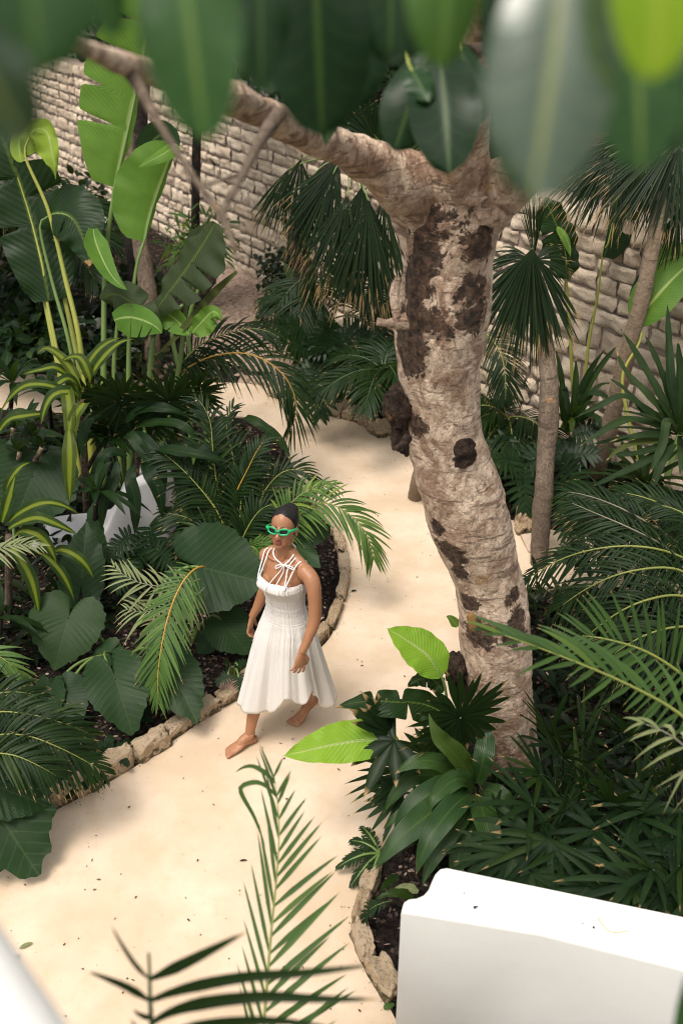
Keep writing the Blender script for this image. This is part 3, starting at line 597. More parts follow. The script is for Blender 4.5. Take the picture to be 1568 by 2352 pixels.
for i, (x, y, az, l, w, lb, c) in enumerate([(806, 1358, .2, .022, .010, 'small dark green leaf lying beside the kerb bulge', 'shrub'), (550, 1978, .1, .022, .006, 'short dark twig bit lying mid path', 'bark_dark'), (30, 2207, .9, .02, .016, 'pale round pod on the path near the parapet', 'dry'), (44, 2180, .5, .035, .012, 'small brown curled leaf on the path at the lower left', 'straw'), (880, 2318, .4, .03, .018, 'little yellow-green leaf against the largest kerb rock', 'areca_light'), (575, 1545, .7, .05, .022, 'yellowing leaf on the dark soil left of the white skirt', 'straw')]):
    mb = MB(); g = PG(x, y, .006 if i < 5 else .09); blade(mb, [g, g + np.array((math.cos(az), math.sin(az), .12)) * l, g + np.array((math.cos(az), math.sin(az), .02)) * l * 2], w, up=(0, 0, 1), prof='oval', m=10, ac=5, fold=.3)
    solo('fallen_leaf' if i not in (1, 2) else ('twig_bit' if i == 1 else 'seed_pod'), mb, G[c], lb, 'leaf' if i not in (1, 2) else ('twig' if i == 1 else 'pod'))
mb = MB(); rock(mb, PG(524, 1572, .10), np.array((.05, 0, .0)), np.array((.01, .035, 0)), np.array((0, .01, .022)), 5, 8, .25, 3); solo('stone', mb, stone_mat('pink_stone', (.36, .22, .17), (.5, .34, .28)), 'angular pinkish stone on the soil left of the white skirt', 'stone')
# ------------------------------------------------------------------ the big leaning tree
YT = 4.34
TR = [(1046, 300, 30), (1042, 350, 62), (1036, 400, 86), (1032, 450, 102), (1031, 490, 110), (1033, 530, 107), (1030, 600, 100), (1022, 700, 106), (1012, 760, 104), (1006, 850, 95), (1012, 900, 88), (1022, 1000, 86), (1037, 1050, 88), (1052, 1100, 92), (1082, 1200, 92), (1112, 1300, 79), (1124, 1350, 77), (1131, 1400, 79), (1139, 1500, 81), (1150, 1600, 76), (1167, 1700, 68), (1178, 1770, 64), (1186, 1830, 72), (1188, 1860, 84)]
tb = PY(1183, 1800, YT)
tree = thing('leaning_tree', 'big leaning tree with pale mottled bark, black scars and broad dark leaves overhanging the path', 'tree', (tb[0], tb[1], 0))
tc = np.array([PY(x, y, YT) for x, y, r in TR]); trd = np.array([r * (YT / ray(x, y)[1]) / FPX for x, y, r in TR])
STAIN = [(960, 590, 62), (940, 660, 55), (975, 500, 48), (1000, 520, 40), (925, 790, 62), (930, 730, 48), (1075, 660, 42), (1062, 720, 50), (1010, 740, 46), (1085, 560, 44), (1110, 520, 36), (1130, 470, 36), (935, 840, 40), (985, 725, 40), (1040, 500, 34), (945, 980, 34), (1045, 1270, 36), (1020, 1265, 30), (1055, 1310, 24), (1180, 1370, 24), (1070, 1390, 26), (1100, 1450, 40), (1175, 1450, 34), (1185, 1420, 26), (1065, 1470, 22), (1110, 1760, 40), (1150, 1800, 50), (1000, 1215, 22), (1090, 470, 30), (905, 450, 40), (925, 490, 36)]
def stain_at(V, rad_front):
    s = np.zeros(len(V))
    for x, y, r in STAIN:
        c = PY(x, y, YT - rad_front); w = r * (YT / ray(x, y)[1]) / FPX
        s = np.maximum(s, np.clip(1.25 - np.linalg.norm(V - c, axis=1) / (w * 1.35), 0, 1))
    return np.minimum(s * 1.05, .9)
mb = MB(); n, k = 230, 72; C = curve(tc[::-1], n); yy = np.linspace(0, 1, n); L0 = np.concatenate([[0], np.cumsum(np.linalg.norm(np.diff(tc[::-1], axis=0), axis=1))]); rad = np.interp(yy, L0 / L0[-1], trd[::-1])
a = np.linspace(0, 2 * np.pi, k, endpoint=False); T, S, N = frames(C, (0, -1, .2)); D = S[:, None] * np.cos(a)[None, :, None] + N[:, None] * np.sin(a)[None, :, None]
rr = np.zeros((n, k))
for i in range(n):
    for j in range(k):
        p = C[i] + D[i, j] * rad[i]
        rr[i, j] = rad[i] * (1 + .085 * noise.fractal(Vector((p[0] * 3, p[1] * 3, p[2] * 2)), 1, 2, 3) + .035 * noise.fractal(Vector((p[0] * 22, p[1] * 22, p[2] * 11)), .9, 2.1, 3) - .02 * abs(noise.noise(Vector((p[0] * 4, p[1] * 4, p[2] * 26)))))
V = C[:, None] + D * rr[..., None]; st = stain_at(V.reshape(-1, 3), .14)
mb.grid(V, None, st, 0, True); part('trunk', mb, G['bark_main'], tree)
def limb(name, s, w, seed=0, bump=.10, mat='bark_main', parent=None, label=None, n=70, k=24, stain=0.0):
    pts = S3(s); ds = [float(q.split(',')[2]) for q in s.split()]; rad = [x * d / FPX / 2 for x, d in zip(w, ds)]
    mb = MB(); tube(mb, pts, rad, n, k, stain, (.1, -.9, .4), 0, bump, seed, 5.0); return part(name, mb, G[mat], parent or tree, label)
def PYd(x, y): return YT / ray(x, y)[1]
limb('branch', '1040,640,4.42 1000,520,4.34 945,440,4.2 800,352,3.75 700,306,3.4 610,262,3.0 535,228,2.7 420,190,2.4 300,150,2.0 200,112,1.75 90,60,1.55', [150, 160, 122, 88, 78, 78, 84, 76, 66, 50, 20], 1, .3, n=110)
limb('branch', '1050,520,4.38 1040,420,4.2 1048,320,4.0 1075,200,3.7 1110,70,3.4 1140,-60,3.1', [190, 175, 130, 110, 90, 80], 2, .12, n=80)
limb('branch', '1060,540,4.40 1120,455,4.22 1170,420,4.1 1260,350,3.8 1380,270,3.4 1500,150,3.0 1600,60,2.7', [150, 135, 80, 80, 75, 65, 55], 3, .12)
limb('branch', '1110,110,3.35 1050,115,3.1 960,60,2.8 900,0,2.6', [34, 34, 28, 22], 7, .1, 'bark')
# knots, stubs and scars
def knob(name, x, y, off, sx, sy, sz, mat, seed, label=None, amp=.3, n=14, nf=1.7):
    c = PY(x, y, YT - off); d = (YT - off) / ray(x, y)[1]; u = d / FPX; mb = MB()
    rock(mb, c, np.array((sx * u, 0, 0)), np.array((0, sy * u, 0)), np.array((0, 0, sz * u)), seed, n, amp, 2.2, .0, 0, nf); return part(name, mb, G[mat], tree, label)
knob('burl', 918, 930, .03, 36, 40, 50, 'burl', 4, 'dark lumpy burl on the left of the trunk', .35)
knob('burl', 925, 1000, .02, 24, 24, 46, 'burl', 9, None, .4)
knob('knot', 1060, 1042, .165, 33, 16, 36, 'burl', 6, 'round dark knot hole facing the path', .3)
knob('burl', 1046, 1535, .05, 26, 30, 34, 'burl', 11, 'small rough burl low on the trunk', .35)
knob('burl', 1060, 1585, .05, 20, 24, 26, 'burl', 12, None, .35)
knob('scar', 1100, 1422, .125, 26, 10, 40, 'cut', 14, 'orange bare-wood scar', .3)
knob('knot', 1095, 1270, .17, 20, 12, 18, 'bark_main', 15, None, .35)
knob('knot', 1125, 490, .15, 40, 30, 30, 'bark_main', 16, None, .3)
limb('branch_stub', '935,735,4.3 905,742,4.28 885,742,4.2 865,738,4.18', [40, 26, 16, 20], 21, .3, 'bark_main', None, 'short broken pale stub', 20, 12)
limb('bark_flap', '915,640,4.28 905,680,4.26 912,730,4.28', [16, 24, 20], 22, .3, n=20, k=10)
limb('branch_stub', '935,1005,4.5 922,1022,4.46 906,1030,4.42', [22, 16, 10], 23, .3, 'burl', n=16, k=10)
knob('knot', 955, 470, .10, 34, 34, 26, 'burl', 31, None, .35)
knob('knot', 1085, 452, .12, 46, 36, 30, 'bark_main', 32, None, .35)
knob('knot', 1010, 500, .12, 26, 20, 16, 'burl', 33, None, .4)
knob('scar', 1140, 470, .06, 26, 14, 18, 'cut', 34, 'ochre scar under the right fork', .4)
# hanging twigs close to the lens
limb('twig', '270,130,2.0 320,200,1.95 355,265,1.92 420,370,1.88 490,470,1.82 512,500,1.8 545,590,1.75', [38, 27, 21, 17, 18, 20, 5], 31, .22, 'bark', n=50, k=12)
limb('twig', '640,262,2.5 600,320,2.35 560,395,2.1 525,460,1.9 508,500,1.8', [40, 24, 19, 17, 16], 32, .22, 'bark', n=40, k=12)
limb('twig', '560,395,2.1 520,410,2.1 470,425,2.1', [12, 9, 5], 33, .1, 'bark', n=14, k=8)
# broad leaves of the canopy: base px, tip px, half width px, depth base / tip, material
LV = [
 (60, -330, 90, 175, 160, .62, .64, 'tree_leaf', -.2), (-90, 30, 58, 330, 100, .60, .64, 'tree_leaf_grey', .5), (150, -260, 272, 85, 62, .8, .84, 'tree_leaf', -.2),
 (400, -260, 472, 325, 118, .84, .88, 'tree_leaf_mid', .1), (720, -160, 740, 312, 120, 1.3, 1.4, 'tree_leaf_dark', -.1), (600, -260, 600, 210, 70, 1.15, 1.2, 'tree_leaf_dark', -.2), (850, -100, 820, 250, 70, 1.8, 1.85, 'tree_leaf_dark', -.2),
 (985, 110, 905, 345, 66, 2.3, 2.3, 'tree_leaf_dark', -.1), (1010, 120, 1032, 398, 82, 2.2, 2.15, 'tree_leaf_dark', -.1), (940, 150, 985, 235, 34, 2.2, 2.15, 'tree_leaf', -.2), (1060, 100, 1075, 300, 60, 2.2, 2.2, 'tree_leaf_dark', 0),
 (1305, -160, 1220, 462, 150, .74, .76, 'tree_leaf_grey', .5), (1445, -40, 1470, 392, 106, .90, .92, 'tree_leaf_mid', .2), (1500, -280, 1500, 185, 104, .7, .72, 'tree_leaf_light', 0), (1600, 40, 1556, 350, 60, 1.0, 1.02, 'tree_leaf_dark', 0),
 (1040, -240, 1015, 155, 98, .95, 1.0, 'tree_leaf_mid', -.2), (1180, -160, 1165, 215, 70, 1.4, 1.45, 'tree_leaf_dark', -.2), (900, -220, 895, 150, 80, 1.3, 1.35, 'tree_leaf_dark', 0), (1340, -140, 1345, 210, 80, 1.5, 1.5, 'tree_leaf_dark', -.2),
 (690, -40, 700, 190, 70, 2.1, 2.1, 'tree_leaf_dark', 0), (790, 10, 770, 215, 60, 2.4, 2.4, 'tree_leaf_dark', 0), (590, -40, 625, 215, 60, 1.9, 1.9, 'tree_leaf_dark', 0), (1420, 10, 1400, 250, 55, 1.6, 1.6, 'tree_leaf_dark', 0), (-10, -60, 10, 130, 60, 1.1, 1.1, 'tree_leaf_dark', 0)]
for i, (bx, by, tx, ty, w, d0, d1, m, gl) in enumerate(LV):
    q_ = .86 if d0 < 1 else 1.0; d0, d1 = d0 * q_, d1 * q_; p0, p1 = P(bx, by, d0), P(tx, ty, d1); mid = (p0 + p1) / 2 - np.array((0, .05, -.02)) * np.linalg.norm(p1 - p0); rg = random.Random(i)
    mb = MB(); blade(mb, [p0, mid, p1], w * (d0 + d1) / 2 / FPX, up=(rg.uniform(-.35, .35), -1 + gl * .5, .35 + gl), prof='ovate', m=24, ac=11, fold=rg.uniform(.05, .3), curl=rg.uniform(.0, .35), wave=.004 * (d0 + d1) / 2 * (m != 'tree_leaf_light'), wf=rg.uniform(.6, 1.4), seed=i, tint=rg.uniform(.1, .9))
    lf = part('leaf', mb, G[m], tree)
    sp_ = p0 + (p0 - p1) * .22 + np.array((0, .05, .03)); mb = MB(); tube(mb, [sp_, p0 + (p0 - p1) * .05, p0, p0 * .7 + p1 * .3, p1 * .8 + p0 * .2], [.0035, .003, .0035, .0025, .0008], 22, 6); part('leaf_stalk', mb, G['stem_yellow'], lf)

# ------------------------------------------------------------------ other trunks
def pole(name, label, cat, s, w, mat, group=None, seed=0, bump=.12, n=70, cutpts=(), stains=()):
    pts = S3(s); ds = [float(q.split(',')[2]) for q in s.split()]
    base = pts[0]; t = thing(name, label, cat, (base[0], base[1], 0), group); mb = MB(); b0 = mb.n
    tube(mb, pts, [x * d / FPX / 2 for x, d in zip(w, ds)], n, 20, 0.0, (.1, -.9, .3), 0, bump, seed, 8.0)
    V = np.concatenate(mb.v); sa = np.zeros(len(V))
    for x, y, d, r in stains: sa = np.maximum(sa, np.clip(1.25 - np.linalg.norm(V - P(x, y, d), axis=1) / r, 0, 1) * .62)
    mb.t = [sa]; part('trunk', mb, G[mat], t)
    if name == 'slim_tree': leafball(t, pts[-1] + np.array((0, .1, .55)), .75, .6, 260, seed + 900, 'shrub', .07, .22)
    return t
def leafball(t, c, rx, rz, n, seed, mat, w, l):
    rg = np.random.RandomState(seed); mb = MB(); q = nrm(rg.normal(size=(n, 3))) * rg.uniform(.3, 1, (n, 1))**.6
    blades(mb, c + q * np.array((rx, rx, rz)), nrm(q + rg.normal(scale=.5, size=(n, 3)) - (0, 0, .3)), l * rg.uniform(.6, 1.3, n), w * rg.uniform(.7, 1.2, n), nrm(rg.normal(scale=.4, size=(n, 3)) + (0, -.3, .9)), .25, rg.uniform(0, 1, n), 6, 'oval', .2); return part('crown', mb, G[mat], t)
for q_, n_ in ((P(1630, -40, 2.75), 30), (P(1145, -200, 3.1), 30), (P(890, -160, 2.6), 14)): leafball(tree, q_, .42, .30, n_, int(q_[0] * 1000) % 999, 'tree_leaf_dark', .085, .26)
# ------------------------------------------------------------------ plants: helpers
AR = (G['areca'], G['rachis']); ARL = (G['areca_light'], G['rachis']); TH = (G['thatch'], G['stem'])
BA, BB, BD, BGm = 'banana', 'banana_bright', 'banana_dark', 'banana_grey'
def plant(name, label, cat, px, py, group=None, z=0.04): b = PG(px, py, z); return thing(name, label, cat, b, group)
def base(t): return world_loc(t)
def stalked(t, stalk, lam, wl, wr, mat, up=(0, -.7, .7), prof='broad', sr=(.028, .012), stem='stem', seed=0, label=None, name='leaf', **kw):
    """big leaf on its own stalk; stalk and lamina are pixel strings"""
    pts = S3(lam); mb = MB(); blade(mb, pts, wl, wr, up=up, prof=prof, seed=seed, **kw); lf = part(name, mb, G[mat], t, label)
    d = [float(q.split(',')[2]) for q in lam.split()]
    if stalk:
        sp = S3(stalk); mb = MB(); cc = curve(pts, 30); full = np.concatenate([sp, cc[4:26:5] - np.array((0, -.004, .004))]) if np.linalg.norm(sp[-1] - pts[0]) < .25 else sp
        q = len(sp) / len(full); tube(mb, full, [sr[0], sr[0] * .75, sr[1], sr[1] * .7, .003] if len(full) > len(sp) else sr, 50, 8, .5, (.2, -.8, .4)); part('stalk', mb, G[stem], lf)
    return lf
def ear(t, att, tip, width, mat='ear', up=(0, -.6, .8), seed=0, stalk=True, label=None, sr=.011, stem='stem', via=None, **kw):
    A, B_ = P(*att), P(*tip); mb = MB(); heart(mb, A, B_, width, up, seed, random.Random(seed).uniform(.2, .8), **kw); lf = part('leaf', mb, G[mat], t, label)
    if stalk:
        mb = MB(); b = base(t); pts = [b, (b * .45 + A * .55) + np.array((0, .05, .12)), A + np.array((0, .02, -.01))]
        if via: pts = [b, P(*via), A + np.array((0, .02, -.01))]
        tube(mb, pts, [sr * 1.4, sr, sr * .7], 24, 8); part('stalk', mb, G[stem], lf)
    return lf
def auto_fronds(t, c, n, L, seed, az=(0, 360), el=(35, 75), mats=AR, ll=.3, nl=30, w=.012, arch=.6, **kw):
    rg = np.random.RandomState(seed)
    for i in range(n):
        a = R(az[0] + (az[1] - az[0]) * (i + .5 + rg.uniform(-.3, .3)) / n); e = R(rg.uniform(*el)); l = L * rg.uniform(.75, 1.15); h = np.array((math.cos(a), math.sin(a), 0))
        q = np.linspace(0, 1, 6)[:, None]; pts = np.asarray(c) + h * l * math.cos(e) * (q + .25 * q**2) + np.array((0, 0, 1)) * l * (math.sin(e) * q - arch * q**2.2)
        frond(t, pts, ll, nl, w, mats=mats, seed=seed * 31 + i, **kw)
def camN(p, up=.5, toward=1.0): return nrm(nrm(ORG - p) * toward + np.array((0, 0, up)))

# ------------------------------------------------------------------ giant bird-of-paradise, upper left
t = plant('bird_of_paradise', 'tall bird-of-paradise clump with upright bright paddle leaves on long green stalks', 'plant', 255, 1130)
b = 'fill'
st = lambda x: f'{x},1120,8.75 '
stalked(t, st(238) + '238,800,8.4 242,600,8.3 262,440,8.2', '262,430,8.2 288,320,8.15 314,200,8.1 338,90,8.0 362,-30,7.9', .40, .06, BA, (.62, -.75, .25), 'paddle', (.034, .02), splits=[(-1, .30, .75), (-1, .47, .4), (-1, .66, .85), (-1, .82, .6)], fold=-.25, curl=.12, wave=.015, seed=1, tint=.6, label='tallest upright leaf, torn near the top')
stalked(t, st(300) + '296,800,8.35 312,620,8.2 335,540,8.15', '330,555,8.15 352,470,8.1 385,380,8.0 402,330,7.95', .31, .04, BA, (.55, -.8, .3), 'paddle', (.03, .018), fold=-.2, curl=.3, wave=.015, seed=2, tint=.45, label='folded leaf with a rolled top edge')
stalked(t, '', '404,330,7.95 396,338,7.88 375,352,7.82 345,368,7.8 318,384,7.82', .075, .05, BA, (.3, -.9, .6), 'lance', fold=.1, curl=.2, seed=22, tint=.78, label='rolled-over leaf edge')
stalked(t, '', '398,345,8.3 372,310,8.3 345,330,8.3 335,370,8.3', .16, .12, BD, (.2, -.9, .3), 'paddle', seed=23)
stalked(t, st(215) + '185,800,8.3 150,640,8.2 110,480,8.1 58,360,8.0', '55,355,8.0 75,300,7.95 105,300,7.9 120,350,7.85 128,410,7.85', .07, .15, BA, (.35, -.8, .5), 'broad', (.032, .02), stem='stem_yellow', splits=[(1, .5, .6)], fold=.15, wave=.03, seed=3, tint=.9, label='yellow-green leaf bending over')
stalked(t, '', '50,372,8.0 44,340,8.0 46,310,8.0 58,290,8.0', .07, .05, BA, (0, -1, .2), 'broad', seed=31, tint=1.0)
stalked(t, st(200) + '165,820,8.4 118,640,8.3 92,520,8.2', '92,520,8.2 122,490,8.1 165,500,8.0 195,560,7.95 205,615,7.95', .26, .2, BD, (-.2, -.8, .55), 'broad', (.026, .016), fold=.1, curl=.25, wave=.02, seed=4, splits=[(1, .4, .7)], label='broad dark drooping leaf')
stalked(t, st(190) + '140,850,8.5 100,650,8.4', '112,690,8.4 88,570,8.35 55,450,8.3 15,340,8.2 -20,260,8.2', .30, .34, BD, (.1, -.85, .5), 'paddle', (.022, .014), fold=.12, curl=.1, wave=.02, seed=5, splits=[(1, .3, .7), (1, .55, .8), (1, .72, .8), (-1, .4, .7), (-1, .65, .8)], label='big dark ribbed leaf at the left edge', stem='stem_yellow')
stalked(t, st(330) + '345,850,8.4 360,740,8.3 405,650,8.1 440,590,8.0', '495,510,7.85 465,560,7.9 425,620,7.95 380,680,8.0 345,730,8.05', .30, .16, BGm, (-.3, -.6, .75), 'broad', (.032, .018), fold=.1, curl=.2, seed=6, splits=[(-1, .4, .9), (-1, .55, .95), (-1, .72, .95)], wave=.02, label='torn grey-green leaf')
stalked(t, st(345) + '410,850,8.4 425,720,8.25 450,600,8.1', '450,600,8.1 455,560,8.1 480,535,8.1 500,545,8.05', .10, .12, BGm, (0, -.9, .4), 'broad', (.03, .02), seed=7)
stalked(t, '', '235,690,8.1 265,675,8.0 310,700,7.95 345,735,7.95 348,780,7.95', .14, .14, BGm, (-.1, -.85, .5), 'broad', fold=-.1, curl=.3, seed=8, splits=[(1, .5, .9), (-1, .6, .9)], wave=.02, tint=.7)
stalked(t, '', '262,735,8.0 300,728,7.95 345,742,7.9 372,765,7.9', .11, .16, BA, (0, -.9, .45), 'strap', fold=-.1, seed=9, splits=[(1, .35, .9), (1, .6, .9), (1, .8, .9)], tint=.3)
stalked(t, '', '372,715,8.1 405,735,8.05 435,770,8.0', .08, .12, BA, (0, -.9, .45), 'strap', seed=10, tint=.4, splits=[(1, .5, .9)])
stalked(t, '', '440,765,8.0 462,740,7.95 490,715,7.9 508,738,7.9', .07, .12, BA, (.1, -.85, .5), 'broad', seed=11, tint=.65, wave=.02)
stalked(t, '', '214,525,7.9 225,570,7.85 255,630,7.8 292,665,7.8', .09, .11, BA, (.35, -.8, .4), 'lance', seed=12, tint=.35, fold=.35, label='spear-shaped leaf')
stalked(t, '', '545,625,7.9 500,668,7.95 440,735,8.0 390,790,8.05 345,820,8.1', .035, .05, BGm, (-.3, -.6, .7), 'lance', seed=13, tint=.9, fold=.3)
stalked(t, st(280) + '262,860,8.5 268,760,8.4 275,690,8.35', '275,690,8.35 300,720,8.4 320,790,8.4', .12, .1, BD, (0, -.9, .4), 'broad', (.028, .02), seed=14)
for x0, x1, y1 in ((118, 60, 480), (165, 128, 600), (395, 420, 700), (432, 470, 640)):
    mb = MB(); tube(mb, S3(f'{x0 + 60},1110,8.9 {x0 + 28},900,8.6 {x0},760,8.5 {x1},{y1},8.4'), [.03, .026, .014], 40, 8, .5, (.2, -.8, .3)); part('stalk', mb, G['stem_yellow' if x0 < 200 else 'stem'], t)

# second clump at the right edge
t = plant('bird_of_paradise', 'bird-of-paradise with thin yellow-green stalks and dark curled leaves against the stone wall', 'plant', 1325, 930)
stalked(t, '1318,950,9.0 1310,800,8.7 1302,660,8.5 1290,590,8.4', '1300,640,8.4 1296,570,8.35 1275,510,8.3 1250,455,8.25', .20, .12, BD, (.3, -.9, .2), 'paddle', (.02, .011), stem='stem_yellow', splits=[(-1, .3, .8), (-1, .6, .8)], wave=.03, seed=41, label='dark torn leaf with a curled yellow edge')
stalked(t, '1338,950,9.0 1350,800,8.75 1372,680,8.55 1386,570,8.4', '1386,590,8.4 1400,540,8.35 1412,480,8.3 1420,420,8.3', .03, .19, BD, (-.3, -.9, .2), 'paddle', (.02, .011), stem='stem_yellow', seed=42, fold=-.2, label='dark folded leaf')
stalked(t, '', '1280,520,8.3 1300,545,8.25 1310,590,8.2', .02, .06, BA, (.2, -.9, .4), 'broad', seed=43, tint=.8)
t = plant('bird_of_paradise', 'bird-of-paradise leaning in at the right edge with one wide fresh green leaf', 'plant', 1560, 1110)
stalked(t, '1480,1100,8.2 1440,950,8.0 1430,860,7.9 1470,780,7.8', '1455,745,7.8 1500,690,7.7 1545,640,7.65 1610,580,7.6', .22, .16, BA, (-.3, -.6, .8), 'broad', (.02, .012), stem='stem_yellow', seed=44, tint=.25, fold=.1, curl=.2)
stalked(t, '', '1452,705,7.9 1470,650,7.95 1500,600,8.0', .05, .1, BD, (-.3, -.6, .7), 'broad', seed=45)
stalked(t, '1530,1100,8.2 1580,900,8.0 1600,700,7.8', '1510,610,7.8 1545,590,7.75 1600,600,7.7', .13, .1, BA, (0, -.6, .8), 'broad', seed=46, tint=.5)

# ------------------------------------------------------------------ right foreground banana (bright leaves over the path)
t = plant('banana_plant', 'young banana plant with two glowing yellow-green leaves reaching over the path', 'plant', 1030, 1850)
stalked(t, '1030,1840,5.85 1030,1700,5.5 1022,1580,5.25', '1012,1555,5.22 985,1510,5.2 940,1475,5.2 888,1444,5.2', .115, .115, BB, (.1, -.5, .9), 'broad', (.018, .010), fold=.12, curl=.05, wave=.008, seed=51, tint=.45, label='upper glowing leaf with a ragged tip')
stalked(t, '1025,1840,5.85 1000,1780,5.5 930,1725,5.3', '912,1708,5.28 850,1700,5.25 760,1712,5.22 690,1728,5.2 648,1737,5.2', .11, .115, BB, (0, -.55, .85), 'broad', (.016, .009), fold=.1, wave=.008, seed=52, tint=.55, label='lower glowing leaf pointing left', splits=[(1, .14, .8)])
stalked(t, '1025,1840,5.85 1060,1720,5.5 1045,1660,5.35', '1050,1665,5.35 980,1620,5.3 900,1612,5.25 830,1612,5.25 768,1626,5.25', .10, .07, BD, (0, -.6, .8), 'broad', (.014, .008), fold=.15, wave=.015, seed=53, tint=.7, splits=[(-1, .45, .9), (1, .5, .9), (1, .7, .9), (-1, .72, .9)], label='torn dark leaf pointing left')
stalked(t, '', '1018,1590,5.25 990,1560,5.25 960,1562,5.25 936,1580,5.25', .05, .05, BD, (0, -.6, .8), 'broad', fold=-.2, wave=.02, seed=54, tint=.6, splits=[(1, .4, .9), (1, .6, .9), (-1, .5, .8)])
stalked(t, '', '1050,1440,5.6 1036,1422,5.6 1024,1416,5.6', .03, .03, BA, (0, -.6, .8), 'lance', seed=55, tint=.3)

# ------------------------------------------------------------------ broad-leaved cordyline by the trunk
t = plant('cordyline', 'broad-leaved cordyline with arching glossy green leaves at the foot of the big tree', 'plant', 1075, 1880)
CC = [('1070,1800,5.3 1010,1755,5.15 960,1750,5.1 905,1780,5.1', .055), ('1075,1800,5.2 1010,1810,5.05 940,1860,5.0 905,1935,5.0', .062), ('1085,1790,5.25 1050,1740,5.1 1005,1690,5.0 985,1640,5.0', .062), ('1075,1820,5.15 1000,1860,4.95 915,1930,4.85 860,2000,4.85', .07), ('1080,1825,5.1 1035,1860,4.9 985,1930,4.8 955,2010,4.8', .062),
      ('1085,1815,5.2 1050,1790,5.05 1000,1830,4.95 985,1870,4.95', .055), ('1095,1830,5.2 1110,1870,5.0 1125,1930,4.9 1130,2010,4.85', .066), ('1085,1830,5.2 1050,1880,5.0 1000,1960,4.9 968,2040,4.85', .06), ('1095,1800,5.3 1110,1740,5.25 1115,1690,5.3 1105,1640,5.35', .055), ('1080,1790,5.3 1030,1730,5.25 1010,1690,5.25 1005,1660,5.3', .04),
      ('1065,1815,5.3 990,1850,5.15 925,1870,5.1 880,1905,5.1', .05), ('1100,1810,5.4 1150,1830,5.3 1190,1880,5.3', .05), ('1060,1800,5.4 980,1780,5.35 930,1800,5.3 880,1870,5.3', .05), ('1085,1840,5.2 1070,1900,5.05 1050,1980,5.0 1040,2050,4.95', .06)]
for i, (s, w) in enumerate(CC):
    mb = MB(); blade(mb, S3(s), w, up=(0, -.45, .9), prof='dracaena', m=26, ac=7, fold=.22, wave=.008, wf=2, seed=60 + i, tint=random.Random(i).uniform(.1, .9)); part('leaf', mb, G['cordyline'], t)
mb = MB(); tube(mb, [base(t), P(1085, 1815, 5.3)], [.03, .022], 12, 8); part('stem', mb, G['bark'], t)

# small fan palms beside it
t = plant('fan_palm', 'small fan palm with a starburst leaf against the base of the big trunk', 'palm', 1075, 1820)
c = P(1056, 1648, 5.15); fan(t, c, (-.35, -.1, .9), camN(c, .5), .36, 26, 172, .12, TH, 71, stalk=base(t), fold=.35, cone=.02)
c = P(1040, 1720, 5.35); fan(t, c, (-.5, -.3, .3), camN(c, .8), .30, 22, 160, .2, TH, 72, stalk=base(t))
t = plant('fan_palm', 'small fan palm spreading dark narrow fingers over the path edge below the glowing leaf', 'palm', 960, 1850)
c = P(908, 1690, 5.3); fan(t, c, (-.6, .1, .75), camN(c, .6), .38, 9, 24, .08, TH, 73, stalk=base(t), join=1.4, fold=.3)
c = P(905, 1700, 5.25); fan(t, c, (-.8, -.3, -.3), camN(c, .8), .32, 7, 100, .15, TH, 74, stalk=base(t), join=.45)
c = P(935, 1770, 5.5); fan(t, c, (-.9, -.1, .05), camN(c, .8), .36, 16, 70, .15, (G['lady'], G['stem']), 75, stalk=base(t)); c = P(920, 1830, 5.4); fan(t, c, (-.7, -.5, -.3), camN(c, .8), .26, 12, 90, .2, (G['lady'], G['stem']), 76, stalk=base(t))
c = P(990, 1740, 5.6); fan(t, c, (-.3, .3, .3), camN(c, .8), .26, 14, 120, .2, (G['lady'], G['stem']), 77, stalk=base(t))
t = plant('fern', 'small dark fern curling over the pale kerb rock near the white wall', 'fern', 868, 1985)
auto_fronds(t, P(872, 1962, 5.45), 6, .2, 78, (110, 260), (10, 40), (G['lady'], G['stem']), .06, 14, .008)
t = plant('croton', 'low plant with yellow-edged leaves and a feathery shoot in front of the white wall', 'plant', 925, 2085)
for i, s in enumerate(['950,2062,4.95 905,2052,4.9 862,2066,4.9', '915,2010,5.1 890,2030,5.05 872,2050,5.0', '960,2050,5.0 930,2040,5.0 900,2048,4.98']):
    mb = MB(); blade(mb, S3(s), .026, up=(0, -.4, .9), prof='lance', seed=i, wave=.004, fold=.2); part('leaf', mb, leaf_mat('croton_leaf', (.03, .07, .02), (.06, .11, .03), .4, 'mid', .2, (.08, .14, .03), .0) if i == 0 else G['croton'] if i == 1 else G['straw'], t)
frond(t, S3('900,2070,4.95 870,2078,4.95 845,2095,5.0 838,2125,5.05'), .07, 12, .009, mats=(G['fern'], G['stem']), seed=79, rr=.003)

